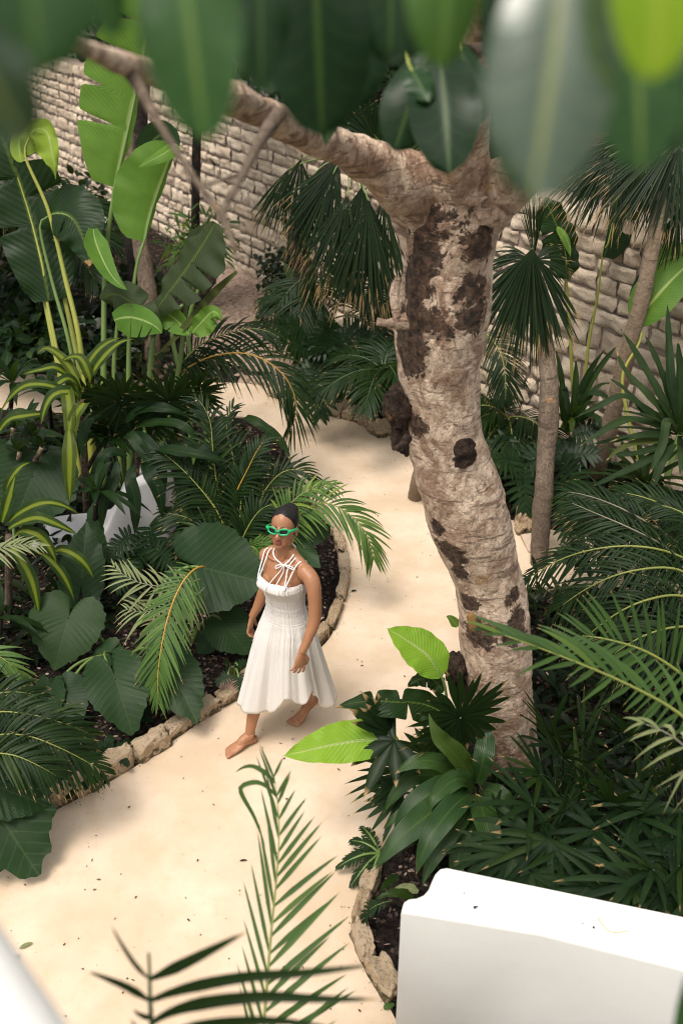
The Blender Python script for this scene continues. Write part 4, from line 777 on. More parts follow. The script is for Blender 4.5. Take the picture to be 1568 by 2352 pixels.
# ------------------------------------------------------------------ lady palms, lower right
LP = [('lady palm with dry brown finger tips hanging over the white wall', 1240, 1990, [(1215, 1905, 4.7, -.6, -.7), (1290, 1870, 4.75, .1, .9), (1220, 1850, 4.85, -.8, .3), (1180, 1960, 4.65, -.5, -.8), (1300, 1950, 4.6, .2, -.9), (1260, 1930, 4.6, -.2, -.9)]),
      ('lady palm right beside the base of the big trunk', 1290, 1850, [(1290, 1740, 5.2, -.3, .9), (1240, 1780, 5.2, -.8, .4), (1330, 1790, 5.1, .5, .6), (1260, 1690, 5.4, -.2, 1), (1340, 1700, 5.3, .4, .9), (1310, 1840, 5.0, 0, -.8)]),
      ('lady palm crowding the middle of the right bed behind the white wall', 1420, 1960, [(1400, 1850, 4.8, -.2, .9), (1460, 1880, 4.75, .6, .5), (1370, 1910, 4.7, -.7, -.2), (1430, 1950, 4.6, .1, -.9), (1490, 1960, 4.6, .6, -.7), (1390, 1780, 5.0, -.4, .9), (1470, 1800, 4.95, .4, .9)]),
      ('lady palm at the right edge below the big drooping fronds', 1550, 1880, [(1540, 1780, 4.9, 0, .9), (1500, 1720, 5.1, -.4, .9), (1570, 1850, 4.7, .4, .5), (1520, 1850, 4.75, -.6, -.3), (1550, 1930, 4.6, 0, -.9), (1450, 1700, 5.2, -.2, .9)]),
      ('lady palm in the lower right corner whose leaves brush the wall top', 1540, 2080, [(1500, 2000, 4.4, -.6, .3), (1560, 1990, 4.35, .3, .7), (1530, 2060, 4.3, .2, -.8), (1460, 2030, 4.4, -.8, -.4), (1590, 2060, 4.2, .5, -.3)]),
      ('shaded lady palm between the cordyline and the white wall', 1180, 2010, [(1170, 1900, 4.95, -.3, .7), (1150, 1950, 4.8, -.4, -.8), (1350, 2040, 4.5, -.2, -.8), (1220, 2010, 4.55, .3, -.8)])]
for gi, (lb, bx, by, fl) in enumerate(LP):
    t = plant('lady_palm', lb, 'palm', bx, by, 'lady palms in the right bed')
    for i, (x, y, d, dx, dz) in enumerate(fl):
        rg = random.Random(gi * 20 + i); c = P(x, y, d); fan(t, c, (dx, -.45, dz), camN(c, .9, .6), .37 * rg.uniform(.85, 1.2), rg.choice((8, 9, 11)), 95, .24, (G['lady'], G['stem_dark']), 90 + gi * 20 + i, stalk=base(t), w=.016, prof='strap', fold=.3, cone=.25, jit=.2, m=7, tint=(.1, .9))
        if i % 2 == 0:
            c2 = c + np.array((rg.uniform(-.15, .15), rg.uniform(0, .2), rg.uniform(-.3, -.15))); fan(t, c2, (-dx, -.3, rg.uniform(-.3, .5)), camN(c2, .9, .6), .32, 8, 100, .28, (G['lady'], G['stem_dark']), 390 + gi * 20 + i, stalk=base(t), w=.017, prof='strap', fold=.3, cone=.25, jit=.15, m=7, tint=(.0, .6))

# ------------------------------------------------------------------ big feather palms leaning in from the right
t = plant('date_palm', 'feather palm at the right edge whose long dark fronds sweep left toward the big tree', 'palm', 1640, 1420)
FR = [('1640,1330,6.9 1560,1250,6.8 1460,1185,6.8 1370,1145,6.9 1290,1128,7.0', .40, 38), ('1640,1360,6.8 1540,1265,6.7 1450,1215,6.7 1370,1180,6.8 1300,1150,6.9', .34, 34), ('1660,1340,6.7 1540,1270,6.5 1420,1255,6.5 1300,1280,6.6 1210,1335,6.7', .32, 38), ('1660,1380,6.5 1560,1310,6.35 1460,1310,6.3 1370,1340,6.35 1280,1400,6.45', .34, 34), ('1660,1420,6.3 1570,1370,6.2 1480,1380,6.1 1400,1420,6.15 1320,1490,6.25', .34, 32), ('1660,1250,7.1 1580,1190,7.0 1500,1150,7.0 1420,1130,7.1', .36, 36), ('1640,1450,6.2 1560,1440,6.0 1480,1460,5.95 1400,1510,6.0', .34, 28), ('1640,1300,6.8 1600,1220,6.6 1570,1180,6.6 1510,1160,6.65', .3, 30)]
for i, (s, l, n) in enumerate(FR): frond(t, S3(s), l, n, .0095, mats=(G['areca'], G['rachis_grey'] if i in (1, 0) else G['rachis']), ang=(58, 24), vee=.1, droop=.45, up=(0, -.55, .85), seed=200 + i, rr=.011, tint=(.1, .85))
NEAR = 1
t = plant('date_palm', 'near feather palm frond with dry grey tips crossing in front of the big trunk', 'palm', 1700, 1900)
frond(t, S3('1660,1740,3.75 1560,1640,3.7 1440,1572,3.65 1320,1520,3.6 1210,1478,3.6 1135,1452,3.6'), .38, 15, .013, mats=(G['areca_mid'], G['rachis']), ang=(38, 10), vee=.05, droop=.30, up=(-.1, -.6, .8), seed=221, rr=.008, tint=(.2, .9), m=8, fold=.3, sides=(NEAR,), wild=.15)
frond(t, S3('1660,1740,3.75 1560,1640,3.7 1440,1572,3.65 1320,1520,3.6 1210,1478,3.6 1135,1452,3.6'), .22, 13, .010, mats=(G['areca_mid'], G['rachis']), ang=(62, 30), vee=.5, droop=.05, up=(-.1, -.6, .8), seed=224, rr=.006, tint=(.2, .8), m=8, fold=.3, sides=(-NEAR,), wild=.3)
frond(t, S3('1680,1800,3.6 1600,1740,3.5 1540,1690,3.45 1470,1660,3.45'), .20, 8, .009, mats=(G['straw'], G['rachis_grey']), ang=(60, 20), vee=.0, droop=.7, up=(-.1, -.6, .8), seed=222, rr=.008, wild=.6)
frond(t, S3('1680,1640,4.3 1580,1560,4.2 1490,1500,4.15 1400,1470,4.15 1320,1460,4.2'), .36, 20, .012, mats=(G['areca_mid'], G['rachis']), ang=(70, 35), vee=.5, droop=.15, up=(-.1, -.7, .7), seed=223, rr=.010, tint=(.2, .7), m=8)

# ------------------------------------------------------------------ fronds rising from below the frame
t = plant('areca_palm', 'slender upright palm frond rising over the path in the lower middle, tip curling left', 'palm', 600, 2700)
FS = S3('590,2560,2.9 606,2350,3.1 622,2150,3.25 638,1980,3.35 640,1880,3.4 628,1775,3.42')
frond(t, FS, .33, 21, .0105, mats=(G['areca_mid'], G['rachis']), ang=(54, 30), vee=.15, droop=.06, up=(.1, -.75, .6), seed=231, rr=.006, start=.1, tint=(.3, .9), m=8, fold=.25, sides=(1,), wild=.2, lp=lambda q: np.interp(q, [0, .3, .7, .9, 1], [1, 1.0, .62, .32, .2]))
frond(t, FS, .30, 14, .007, mats=(G['areca_mid'], G['rachis']), ang=(26, 12), vee=.25, droop=.05, up=(.1, -.75, .6), seed=232, rr=.005, start=.12, tint=(.2, .7), m=8, fold=.25, sides=(-1,), wild=.3, lp=lambda q: np.interp(q, [0, .5, .85, 1], [.9, 1, .8, .5]))
for s in ('632,1800,3.42 608,1775,3.45 575,1760,3.5 540,1775,3.55 ', '634,1830,3.42 600,1800,3.42 570,1800,3.42 552,1815,3.42 585,1880,3.42 610,1950,3.42'):
    mb = MB(); blade(mb, S3(s), .009, up=(0, -.7, .7), prof='lance', m=24, ac=3, fold=.3, tint=.5); part('leaflet', mb, G['areca_mid'], t)
t = plant('areca_palm', 'dark blurred palm frond with few wide leaflets at the bottom of the view', 'palm', 420, 2900)
mb = MB(); pts = S3('356,2470,1.95 350,2380,1.95 345,2300,1.95 343,2220,1.95 341,2190,1.95'); tube(mb, pts, [.006, .005, .003], 24, 6); part('rachis', mb, G['stem_dark'], t)
for i, (s, w) in enumerate([('345,2250,1.95 420,2215,1.93 490,2180,1.9 568,2140,1.88', .012), ('345,2300,1.95 430,2270,1.92 560,2245,1.9 700,2235,1.88 870,2215,1.86', .012), ('350,2350,1.95 440,2310,1.92 600,2290,1.9 740,2295,1.9 880,2296,1.88', .013), ('352,2400,1.95 450,2360,1.93 600,2345,1.9 760,2360,1.9', .012),
                            ('343,2300,1.95 300,2272,1.93 250,2250,1.92 200,2232,1.9', .008), ('343,2250,1.95 310,2215,1.93 280,2170,1.92 255,2125,1.9', .005), ('350,2340,1.95 320,2330,1.93 306,2318,1.92', .006), ('352,2420,1.95 330,2390,1.95 300,2340,1.93', .006)]):
    mb = MB(); blade(mb, S3(s), w, up=(0, -.7, .7), prof='lance', m=20, ac=3, fold=.35, tint=.4); part('leaflet', mb, G['areca'], t)
t = plant('rubber_plant', 'dark out of focus leaf in the lower right corner in front of the white wall', 'plant', 1700, 2900)
mb = MB(); blade(mb, S3('1596,2600,1.25 1598,2460,1.25 1600,2330,1.25 1600,2190,1.25'), .036, up=(0, -.8, .5), prof='strap', seed=5); lf = part('leaf', mb, G['tree_leaf'], t); mb = MB(); tube(mb, [base(t), P(1620, 2700, 1.3), P(1596, 2600, 1.25)], [.02, .008, .004], 20, 6); part('stalk', mb, G['stem_dark'], lf)

# ------------------------------------------------------------------ thatch palms behind
def thatch(label, trunk, tw, crown, fans, mat='bark', group='thatch palms behind the path', cat='palm', seed=0, stains=(), mats=TH, rad=.5, stem_from=None):
    t = pole('thatch_palm', label, cat, trunk, tw, mat, group, seed, stains=stains); c0 = P(*crown)
    for i, f in enumerate(fans):
        x, y, d, dx, dy, dz = f[:6]; r = f[6] if len(f) > 6 else rad; sp = f[7] if len(f) > 7 else 120; dr = f[8] if len(f) > 8 else .35; mm = f[9] if len(f) > 9 else mats
        c = P(x, y, d); D = nrm(np.array((dx, dy, dz))); Nn = camN(c, .35)
        fan(t, c, D, Nn, r, 30, sp, dr, mm, seed * 50 + i, stalk=c0, tint=(.1, .85), m=9)
    return t
thatch('thatch palm with a dark trunk and hanging fan leaves left of the big tree', '735,880,11.2 715,760,10.9 700,650,10.6 690,540,10.3 760,380,9.6', [56, 50, 48, 46, 40], (800, 370, 9.4),
       [(690, 365, 9.6, -.15, -.1, -1, .85, 34, .08), (720, 400, 9.4, -.05, -.15, -1, .85, 30, .08), (765, 400, 9.3, -.25, -.2, -1, .95, 30, .1), (830, 430, 9.2, -.05, -.2, -1, 1.15, 34, .06), (800, 450, 9.1, -.3, -.2, -1, 1.05, 28, .08), (880, 450, 9.2, .1, -.2, -1, 1.15, 30, .06), (845, 460, 9.0, -.12, -.2, -1, 1.1, 26, .06), (780, 370, 9.3, -.55, -.2, -.8, .85, 34, .2), (660, 390, 9.7, -.4, -.1, -1, .7, 28, .1), (800, 275, 9.3, -.1, .1, .8, .42, 150, .15), (900, 372, 9.0, -.2, -.2, .7, .36, 172, .05, (G['thatch_light'], G['stem'])), (860, 320, 9.3, .3, 0, .7, .5, 140, .2), (860, 560, 9.3, 0, -.2, -1, .7, 34, .1)], 'bark_dark', seed=1)
thatch('thatch palm with a scarred slim trunk and one dense hanging fan leaf', '1236,1300,8.05 1246,1150,7.95 1256,1000,7.9 1262,900,7.85 1256,830,7.88 1246,740,7.95 1234,640,8.05', [38, 44, 40, 48, 40, 36, 32], (1228, 630, 8.0),
       [(1222, 572, 7.6, 0, -.2, -1, .92, 40, .05), (1222, 570, 7.55, .10, -.15, -1, .95, 26, .05), (1220, 572, 7.6, -.2, -.15, -1, .9, 32, .06), (1220, 598, 7.7, -.85, 0, -.1, .48, 55, .6), (1226, 590, 7.75, -.1, .1, 1, .62, 14, .03), (1230, 598, 7.75, .8, .1, .15, .34, 50, .4)], 'bark', seed=2,
       stains=[(1255, 895, 7.75, .07), (1262, 935, 7.75, .07), (1250, 960, 7.75, .06), (1268, 915, 7.75, .05)])
thatch('tall thatch palm with a pale slanting trunk and shaggy crown, upper right', '1355,1130,9.1 1395,1000,8.5 1430,850,8.05 1470,700,7.7 1500,560,7.5 1515,440,7.4', [40, 38, 40, 40, 36, 32], (1520, 340, 7.6),
       [(1430, 345, 7.6, -.35, -.3, -1, .68, 42, .15), (1500, 330, 7.5, -.1, -.3, -1, .70, 40, .12), (1560, 340, 7.3, -.1, -.4, -1, .72, 45, .12), (1400, 360, 7.6, -.7, -.2, -.8, .55, 40, .25), (1560, 320, 7.3, -.9, -.3, -.45, .80, 30, .3), (1380, 345, 7.7, -.8, -.2, -.5, .5, 35, .4, (G['straw'], G['rachis_grey'])), (1420, 330, 7.7, -.9, 0, .1, .5, 50, .5), (1560, 480, 7.6, .0, -.3, -1, .45, 40, .2), (1500, 300, 7.7, -.2, .2, .8, .5, 120, .3)], 'bark_tan', seed=3)
knob_t = [o for o in bpy.data.objects if o.get('label', '').startswith('thatch palm with a scarred')][0]
mb = MB(); rock(mb, P(1262, 925, 7.80), np.array((.026, 0, 0)), np.array((0, .018, 0)), np.array((0, 0, .042)), 3, 10, .2, 2.3); part('scar', mb, G['cut'], knob_t, 'orange oval cut')
pole('slim_tree', 'brown trunk standing against the wall just right of the forked tree', 'tree', '1172,700,10.2 1166,560,9.9 1170,470,9.7 1178,400,9.5 1190,250,9.2 1200,40,8.9', [58, 54, 58, 50, 46, 40], 'bark', 'tree trunks against the wall', 5)
pole('slim_tree', 'very thin grey trunk rising in front of the middle of the stone wall', 'tree', '446,640,13.2 448,540,12.8 450,400,12.2 455,200,11.5 460,0,11', [20, 20, 20, 20, 20], 'bark_dark', 'tree trunks against the wall', 6)
pole('slim_tree', 'dark trunk behind the tallest bird-of-paradise leaf', 'tree', '330,840,11.6 318,640,11.2 305,480,11 312,330,10.8 325,150,10.5 330,-40,10.3', [60, 52, 46, 46, 44, 40], 'bark_dark', 'tree trunks against the wall', 7)
pole('slim_tree', 'forked grey trunk base behind the lower torn banana leaves', 'tree', '345,860,10.9 345,740,10.7 330,600,10.5 300,440,10.3 296,200,10.1 300,-20,10', [44, 40, 34, 28, 24, 20], 'bark', 'tree trunks against the wall', 8)
pole('stump', 'short leaning stump on the path edge beside the big trunk', 'stump', '953,1142,8.95 956,1110,8.75 962,1075,8.6 965,1040,8.5', [34, 28, 24, 22], 'bark_pale', None, 9)
# ------------------------------------------------------------------ elephant ears, left bed
t = plant('elephant_ear', 'elephant ear with two upright dark leaves and yellowed rims in front of the white bench', 'plant', 215, 1440)
ear(t, (188, 1328, 7.2), (198, 1198, 7.25), .62, up=(.1, -.9, .35), seed=1, label='upright dark leaf with a pale rim', droop=.1)
ear(t, (218, 1270, 7.5), (212, 1130, 7.5), .42, up=(-.5, -.75, .3), seed=2)
t = plant('elephant_ear', 'elephant ear with one pale green leaf pointing down, the lightest of the broad leaves', 'plant', 250, 1520)
ear(t, (157, 1420, 6.75), (122, 1532, 6.6), 1.06, 'ear_light', up=(.05, -.75, .65), seed=3, droop=.22, stalk=True, via=(235, 1470, 6.8), tab=np.array([(0, 1.0), (6, .95), (16, .85), (30, .78), (50, .74), (75, .70), (100, .68), (125, .66), (145, .62), (160, .50), (170, .32), (176, .14), (180, .05)]))
t = plant('elephant_ear', 'elephant ear whose huge round leaf with a torn hole lies just left of the woman', 'plant', 440, 1480)
ear(t, (466, 1304, 6.75), (612, 1338, 6.55), .98, up=(-.1, -.7, .7), seed=4, via=(400, 1330, 6.8), droop=.1)
ear(t, (520, 1440, 6.75), (572, 1500, 6.7), 1.1, up=(.2, -.5, .85), seed=5)
ear(t, (480, 1470, 6.9), (450, 1500, 6.9), 1.1, up=(.0, -.5, .85), seed=55)
t = plant('elephant_ear', 'low elephant ear with two very dark glossy leaves above the kerb stones', 'plant', 285, 1520)
ear(t, (265, 1560, 6.25), (303, 1676, 6.05), .82, up=(.15, -.55, .85), seed=6, via=(240, 1500, 6.5), droop=.28, sr=.008)
ear(t, (395, 1545, 6.35), (450, 1650, 6.15), .72, up=(.1, -.6, .8), seed=7, droop=.2)
ear(t, (150, 1590, 6.3), (190, 1645, 6.2), 1.0, up=(-.1, -.4, .9), seed=8); ear(t, (110, 1600, 6.3), (95, 1690, 6.2), .8, up=(-.3, -.5, .8), seed=9); ear(t, (250, 1500, 6.7), (200, 1540, 6.7), .8, up=(-.1, -.4, .9), seed=56)
t = plant('elephant_ear', 'nearest elephant ear, its crinkled leaf hanging over the kerb at the left edge', 'plant', -80, 1800)
ear(t, (-40, 1815, 5.45), (84, 2004, 5.25), .95, up=(.25, -.6, .75), seed=10, droop=.2, pleat=.022, ragged=.03)
ear(t, (-30, 1800, 5.4), (118, 1850, 5.4), .75, up=(.1, -.45, .9), seed=11, droop=.15, pleat=.02)
t = plant('elephant_ear', 'elephant ear with a dark round leaf behind striped leaves at the left edge', 'plant', 40, 1300)
ear(t, (75, 1095, 7.6), (30, 1205, 7.5), 1.1, up=(.15, -.75, .6), seed=12, tab=np.array([(0, 1.0), (20, .9), (60, .85), (120, .8), (160, .75), (175, .5), (180, .3)]))
ear(t, (10, 1070, 7.9), (-40, 1150, 7.9), 1.0, up=(.15, -.75, .6), seed=13)
t = plant('elephant_ear', 'small elephant ear leaves in the shade right behind her head', 'plant', 690, 1330)
ear(t, (720, 1215, 7.3), (672, 1250, 7.2), .9, up=(.1, -.6, .8), seed=14); ear(t, (690, 1260, 7.2), (735, 1300, 7.1), .6, up=(.1, -.5, .85), seed=15); ear(t, (672, 1180, 7.5), (715, 1190, 7.45), .7, up=(.1, -.6, .8), seed=16)

# ------------------------------------------------------------------ striped dracaenas and dark cane plants
def strap(t, s, w, mat, up=(0, -.5, .85), seed=0, prof='dracaena', tint=None, fold=.25, label=None, **kw):
    mb = MB(); blade(mb, S3(s), w, up=up, prof=prof, m=22, ac=7, fold=fold, wave=.006, wf=2, seed=seed, tint=random.Random(seed).random() if tint is None else tint, **kw); part('leaf', mb, G[mat], t, label)
t = plant('striped_dracaena', 'yellow-striped dracaena with long hanging leaves below the tall banana stalks', 'plant', 200, 1190)
for i, (s, w) in enumerate([('180,905,7.6 160,870,7.5 130,885,7.45 100,930,7.45', .05), ('170,915,7.5 110,885,7.4 50,890,7.4 0,950,7.45', .05), ('180,920,7.4 165,900,7.3 120,910,7.25 95,975,7.25', .06), ('200,930,7.3 190,930,7.2 170,965,7.2 165,1050,7.2', .058), ('150,890,7.4 156,910,7.25 160,960,7.2 157,1035,7.2', .062), ('158,985,7.2 160,1030,7.15 160,1080,7.15 160,1155,7.2', .065),
                            ('190,860,7.7 230,800,7.7 280,775,7.7', .05), ('200,880,7.6 230,830,7.55 270,790,7.55 310,780,7.55', .055), ('170,880,7.7 130,845,7.6 90,850,7.6 50,860,7.65', .045), ('80,960,7.4 40,950,7.4 10,975,7.4 -20,1000,7.45', .05), ('190,900,7.6 150,830,7.6 110,800,7.6 85,815,7.6', .05), ('210,890,7.6 200,850,7.55 180,820,7.55 140,830,7.6', .05), ('100,950,7.4 60,955,7.35 20,965,7.35 -10,1010,7.4', .05)]): strap(t, s, w * .82, 'varieg', seed=100 + i)
mb = MB(); tube(mb, [base(t), P(185, 920, 7.6)], [.03, .025], 14, 8); part('stem', mb, G['bark'], t)
t = plant('striped_dracaena', 'yellow-striped dracaena with short bright leaves at the left edge above the pale elephant ear', 'plant', 20, 1420)
for i, (s, w) in enumerate([('15,1150,7.0 25,1105,6.95 45,1075,6.95 70,1062,7.0', .05), ('5,1200,6.9 20,1150,6.85 35,1090,6.85', .055), ('20,1200,6.9 70,1165,6.8 120,1155,6.8 180,1180,6.85', .05), ('20,1215,6.8 80,1190,6.7 120,1200,6.7 178,1228,6.75', .052), ('35,1230,6.8 60,1220,6.75 100,1240,6.75 130,1295,6.8', .055), ('120,1270,6.9 150,1265,6.85 190,1290,6.85 215,1330,6.9', .05), ('20,1250,6.8 50,1290,6.7 75,1340,6.7 90,1420,6.75', .055), ('-10,1220,6.8 -20,1260,6.8 0,1330,6.8', .05), ('90,1270,6.9 120,1290,6.85 150,1330,6.85 170,1380,6.9', .045), ('0,1160,7.0 -30,1130,7.0 -60,1140,7.0', .05)]): strap(t, s, w * .82, 'varieg', seed=130 + i)
mb = MB(); tube(mb, [base(t), P(20, 1230, 6.9)], [.03, .025], 14, 8); part('stem', mb, G['bark'], t)
t = plant('dracaena', 'dark green dracaena with broad hanging leaves below the fan palm', 'plant', 300, 1240)
for i, (s, w) in enumerate([('300,1000,7.5 330,1010,7.4 365,1060,7.35 378,1140,7.4', .06), ('290,1010,7.5 300,1000,7.4 335,1050,7.35 358,1090,7.35', .05), ('380,1050,7.5 420,1030,7.4 470,1040,7.35 520,1085,7.4', .06), ('350,1030,7.4 400,1035,7.3 460,1045,7.25 525,1060,7.3', .05), ('290,1050,7.4 250,1040,7.35 225,1080,7.35 200,1150,7.4', .055), ('330,1060,7.4 345,1090,7.3 365,1130,7.3 372,1190,7.35', .06), ('310,1070,7.3 300,1100,7.25 310,1150,7.25 310,1230,7.3', .055), ('270,1060,7.3 260,1110,7.25 240,1150,7.25 235,1220,7.3', .05), ('400,1060,7.4 420,1090,7.35 415,1140,7.35 395,1180,7.4', .05), ('290,970,7.6 330,940,7.5 390,940,7.45 440,965,7.5', .05), ('310,980,7.6 380,970,7.45 430,985,7.4 465,1035,7.45', .045), ('560,960,7.6 590,970,7.5 640,1010,7.5 670,1060,7.5', .045), ('250,960,7.7 210,960,7.6 190,1010,7.6 195,1060,7.6', .05), ('340,930,7.7 370,900,7.6 420,905,7.6 450,950,7.6', .05)]): strap(t, s, w * .9, 'dracaena', seed=160 + i)
mb = MB(); tube(mb, [base(t), P(320, 1010, 7.6)], [.03, .02], 14, 8); part('stem', mb, G['bark_dark'], t)
for lb, bx, by, cx, cy, cd, n, L, w, sd_ in [('dark dracaena at the left edge hiding the far arm of the path', 20, 985, 30, 880, 8.9, 14, .46, .036, 206), ('dark dracaena between the striped leaves and the far arm of the path', 120, 1000, 110, 900, 8.7, 12, .40, .032, 207), ('dark drooping dracaena hanging right over the left end of the white bench', 210, 1280, 225, 1130, 7.2, 12, .36, .032, 205), ('dark shaded dracaena between the fan palms and the white bench', 150, 1160, 240, 1010, 7.9, 12, .42, .04, 201), ('dark dracaena on the left behind the striped leaves', 40, 1150, 60, 990, 8.2, 12, .40, .035, 202), ('low dark dracaena at the foot of the banana stalks', 380, 1180, 400, 1010, 8.1, 12, .4, .035, 203), ('strap-leaved dark plant hugging the left edge below the striped dracaena', -10, 1560, 0, 1420, 6.6, 11, .38, .03, 204)]:
    t = plant('dracaena', lb, 'plant', bx, by); rosette(t, P(cx, cy, cd), n, L, w, G['dracaena'], (0, 70), .5, sd_)
    mb = MB(); tube(mb, [base(t), P(cx, cy, cd)], [.025, .02], 10, 8); part('stem', mb, G['bark_dark'], t)
t = plant('frangipani', 'small grey-green rosette shrub on a thick stubby stem at the left edge', 'shrub', 20, 1170)
for c, sd_ in (((78, 1005, 7.5), 1), ((45, 1040, 7.5), 2), ((95, 1030, 7.4), 3), ((30, 985, 7.7), 4)):
    rosette(t, P(*c), 11, .15, .030, G['shrub'] if sd_ > 2 else leaf_mat('frangipani_leaf', (.03, .065, .035), (.075, .12, .06), .45, 'mid', .15, (.12, .17, .09), .0), (5, 75), .15, 210 + sd_, 'oval', m=7); mb = MB(); tube(mb, [base(t), P(*c)], [.03, .018], 12, 8); part('stem', mb, G['bark_pale'], t)

# fan palms on the left
t = plant('fan_palm', 'fan palm with three dark overlapping starburst leaves beneath the banana stalks', 'palm', 290, 1150)
for i, (x, y, d, r) in enumerate([(208, 917, 7.7, .30), (280, 918, 7.55, .36), (388, 922, 7.5, .38), (330, 960, 7.7, .34), (450, 900, 7.7, .30), (250, 980, 7.8, .30)]):
    c = P(x, y, d); fan(t, c, (.1, -.15, .95), camN(c, .45), r, 28, 165, .12, TH, 220 + i, stalk=base(t), fold=.4, tint=(.0, .5), cone=.1)

# ------------------------------------------------------------------ areca palms, middle left
t = plant('areca_palm', 'areca palm whose long frond arches right across the far bend of the path', 'palm', 400, 1010)
for i, (s, l, n) in enumerate([('360,900,8.6 430,845,8.5 500,815,8.4 580,815,8.4 650,860,8.4 680,930,8.45 662,1000,8.5', .40, 52), ('370,900,8.6 450,800,8.5 520,765,8.5 590,755,8.5 640,775,8.5', .38, 36), ('380,910,8.5 420,860,8.5 450,830,8.5 520,840,8.45', .3, 26)]):
    frond(t, S3(s), l, n, .012, mats=(G['areca'], G['rachis_gold'] if i == 0 else G['rachis']), ang=(60, 24), vee=.15, droop=.55, up=(0, -.45, .9), seed=240 + i, rr=.009, tint=(.15, .8), m=7)
t = plant('areca_palm', 'bushy areca palm behind the woman, one frond dipping over the path beside her head', 'palm', 545, 1300)
FR = [('540,1270,7.6 505,1150,7.45 490,1050,7.4 480,960,7.4 440,905,7.45', .36, 40, 0), ('545,1280,7.6 535,1160,7.4 570,1075,7.3 600,1020,7.3 622,1000,7.35', .28, 38, 0), ('530,1280,7.5 500,1180,7.4 440,1100,7.35 380,1045,7.35 335,1020,7.4', .32, 38, 0), ('550,1280,7.5 590,1160,7.35 640,1090,7.3 690,1080,7.3 725,1115,7.35', .30, 36, 0),
      ('620,1280,7.4 680,1190,7.2 740,1155,7.1 800,1180,7.1 840,1225,7.1 858,1290,7.15', .30, 40, 1), ('600,1280,7.4 650,1180,7.2 700,1130,7.15 770,1115,7.15', .26, 30, 1), ('545,1290,7.5 550,1200,7.4 560,1120,7.35 590,1070,7.35 625,1060,7.4', .28, 36, 0), ('530,1290,7.5 480,1230,7.4 430,1190,7.35 370,1180,7.4', .30, 32, 0),
      ('545,1290,7.4 560,1230,7.3 600,1170,7.25 650,1160,7.25', .28, 30, 0), ('540,1290,7.5 515,1210,7.4 470,1130,7.4 420,1110,7.45', .32, 34, 0), ('540,1285,7.6 545,1150,7.5 535,1050,7.45 520,980,7.5 540,930,7.5', .34, 38, 0), ('530,1280,7.4 500,1240,7.3 460,1220,7.25 420,1235,7.25', .26, 28, 0), ('560,1280,7.4 600,1230,7.3 640,1210,7.3', .24, 24, 0)]
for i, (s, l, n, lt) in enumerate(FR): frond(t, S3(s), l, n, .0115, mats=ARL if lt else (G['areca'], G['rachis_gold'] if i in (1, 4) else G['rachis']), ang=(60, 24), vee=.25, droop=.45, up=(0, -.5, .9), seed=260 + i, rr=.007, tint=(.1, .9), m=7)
t = plant('areca_palm', 'low young areca with narrow light leaflets left of the woman\'s shoulder', 'palm', 560, 1330)
auto_fronds(t, P(560, 1270, 7.1), 7, .32, 281, (-160, 20), (25, 65), ARL, .17, 16, .011)
t = plant('areca_palm', 'palm with a half-dead frond hanging on a golden midrib above the dark elephant ears', 'palm', 470, 1470)
frond(t, S3('472,1302,6.5 446,1308,6.4 415,1345,6.3 388,1410,6.25 370,1490,6.2 362,1560,6.2 365,1618,6.2'), .26, 40, .010, mats=(G['areca_light'], G['rachis_gold']), ang=(62, 18), vee=.0, droop=.25, up=(-.2, -.9, .3), seed=291, rr=.006, m=7, tint=(.1, .8), label='hanging light green frond with a golden midrib')
frond(t, S3('460,1330,6.6 400,1345,6.5 350,1345,6.45 300,1330,6.45 260,1300,6.5'), .24, 16, .009, mats=(G['straw'], G['rachis_grey']), ang=(75, 25), vee=.1, droop=.3, up=(0, -.6, .8), seed=292, rr=.005, wild=.6, label='dry grey frond')
frond(t, S3('470,1350,6.6 430,1380,6.5 390,1390,6.45 340,1405,6.45 290,1400,6.5'), .26, 16, .009, mats=(G['straw'], G['rachis_grey']), ang=(80, 30), vee=.1, droop=.4, up=(0, -.6, .8), seed=293, rr=.005, wild=.6)
frond(t, S3('470,1400,6.7 430,1400,6.6 380,1420,6.6 340,1450,6.6'), .2, 12, .008, mats=(G['dry'], G['rachis_grey']), ang=(80, 30), vee=.1, droop=.5, up=(0, -.6, .8), seed=294, rr=.004, wild=.6)
t = plant('areca_palm', 'low feather palm with dense dark fronds lying over the kerb at the lower left', 'palm', -60, 1760)
for i, (s, l, n) in enumerate([('-80,1720,5.5 -10,1690,5.35 60,1690,5.3 130,1715,5.3 190,1745,5.35 240,1775,5.4', .26, 36), ('-80,1700,5.6 -20,1640,5.45 60,1640,5.4 140,1660,5.4 215,1690,5.5', .25, 34), ('-90,1740,5.4 -40,1730,5.25 30,1735,5.2 90,1760,5.2 140,1790,5.25', .22, 28), ('-80,1680,5.8 -40,1610,5.7 20,1590,5.65 90,1600,5.7', .24, 26), ('-80,1700,5.6 -50,1660,5.5 0,1670,5.4 60,1700,5.4', .24, 26)]):
    frond(t, S3(s), l, n, .011, mats=(G['areca'], G['rachis']), ang=(62, 24), vee=.1, droop=.35, up=(0, -.5, .9), seed=300 + i, rr=.006, tint=(.2, .9), m=6)
t = plant('areca_palm', 'pale thin frond tip entering at the left edge beside the light elephant ear leaf', 'palm', -120, 1620)
frond(t, S3('-140,1540,6.2 -80,1500,6.1 -20,1500,6.05 30,1530,6.05 60,1560,6.1'), .22, 18, .011, mats=ARL, ang=(45, 15), vee=.1, droop=.3, up=(0, -.5, .9), seed=311, rr=.006)
frond(t, S3('-120,1320,6.7 -60,1280,6.6 0,1260,6.55 50,1250,6.55 95,1255,6.55'), .2, 20, .009, mats=(G['straw'], G['rachis_grey']), ang=(50, 22), vee=.1, droop=.35, up=(0, -.5, .9), seed=312, rr=.005, label='dry pale frond')
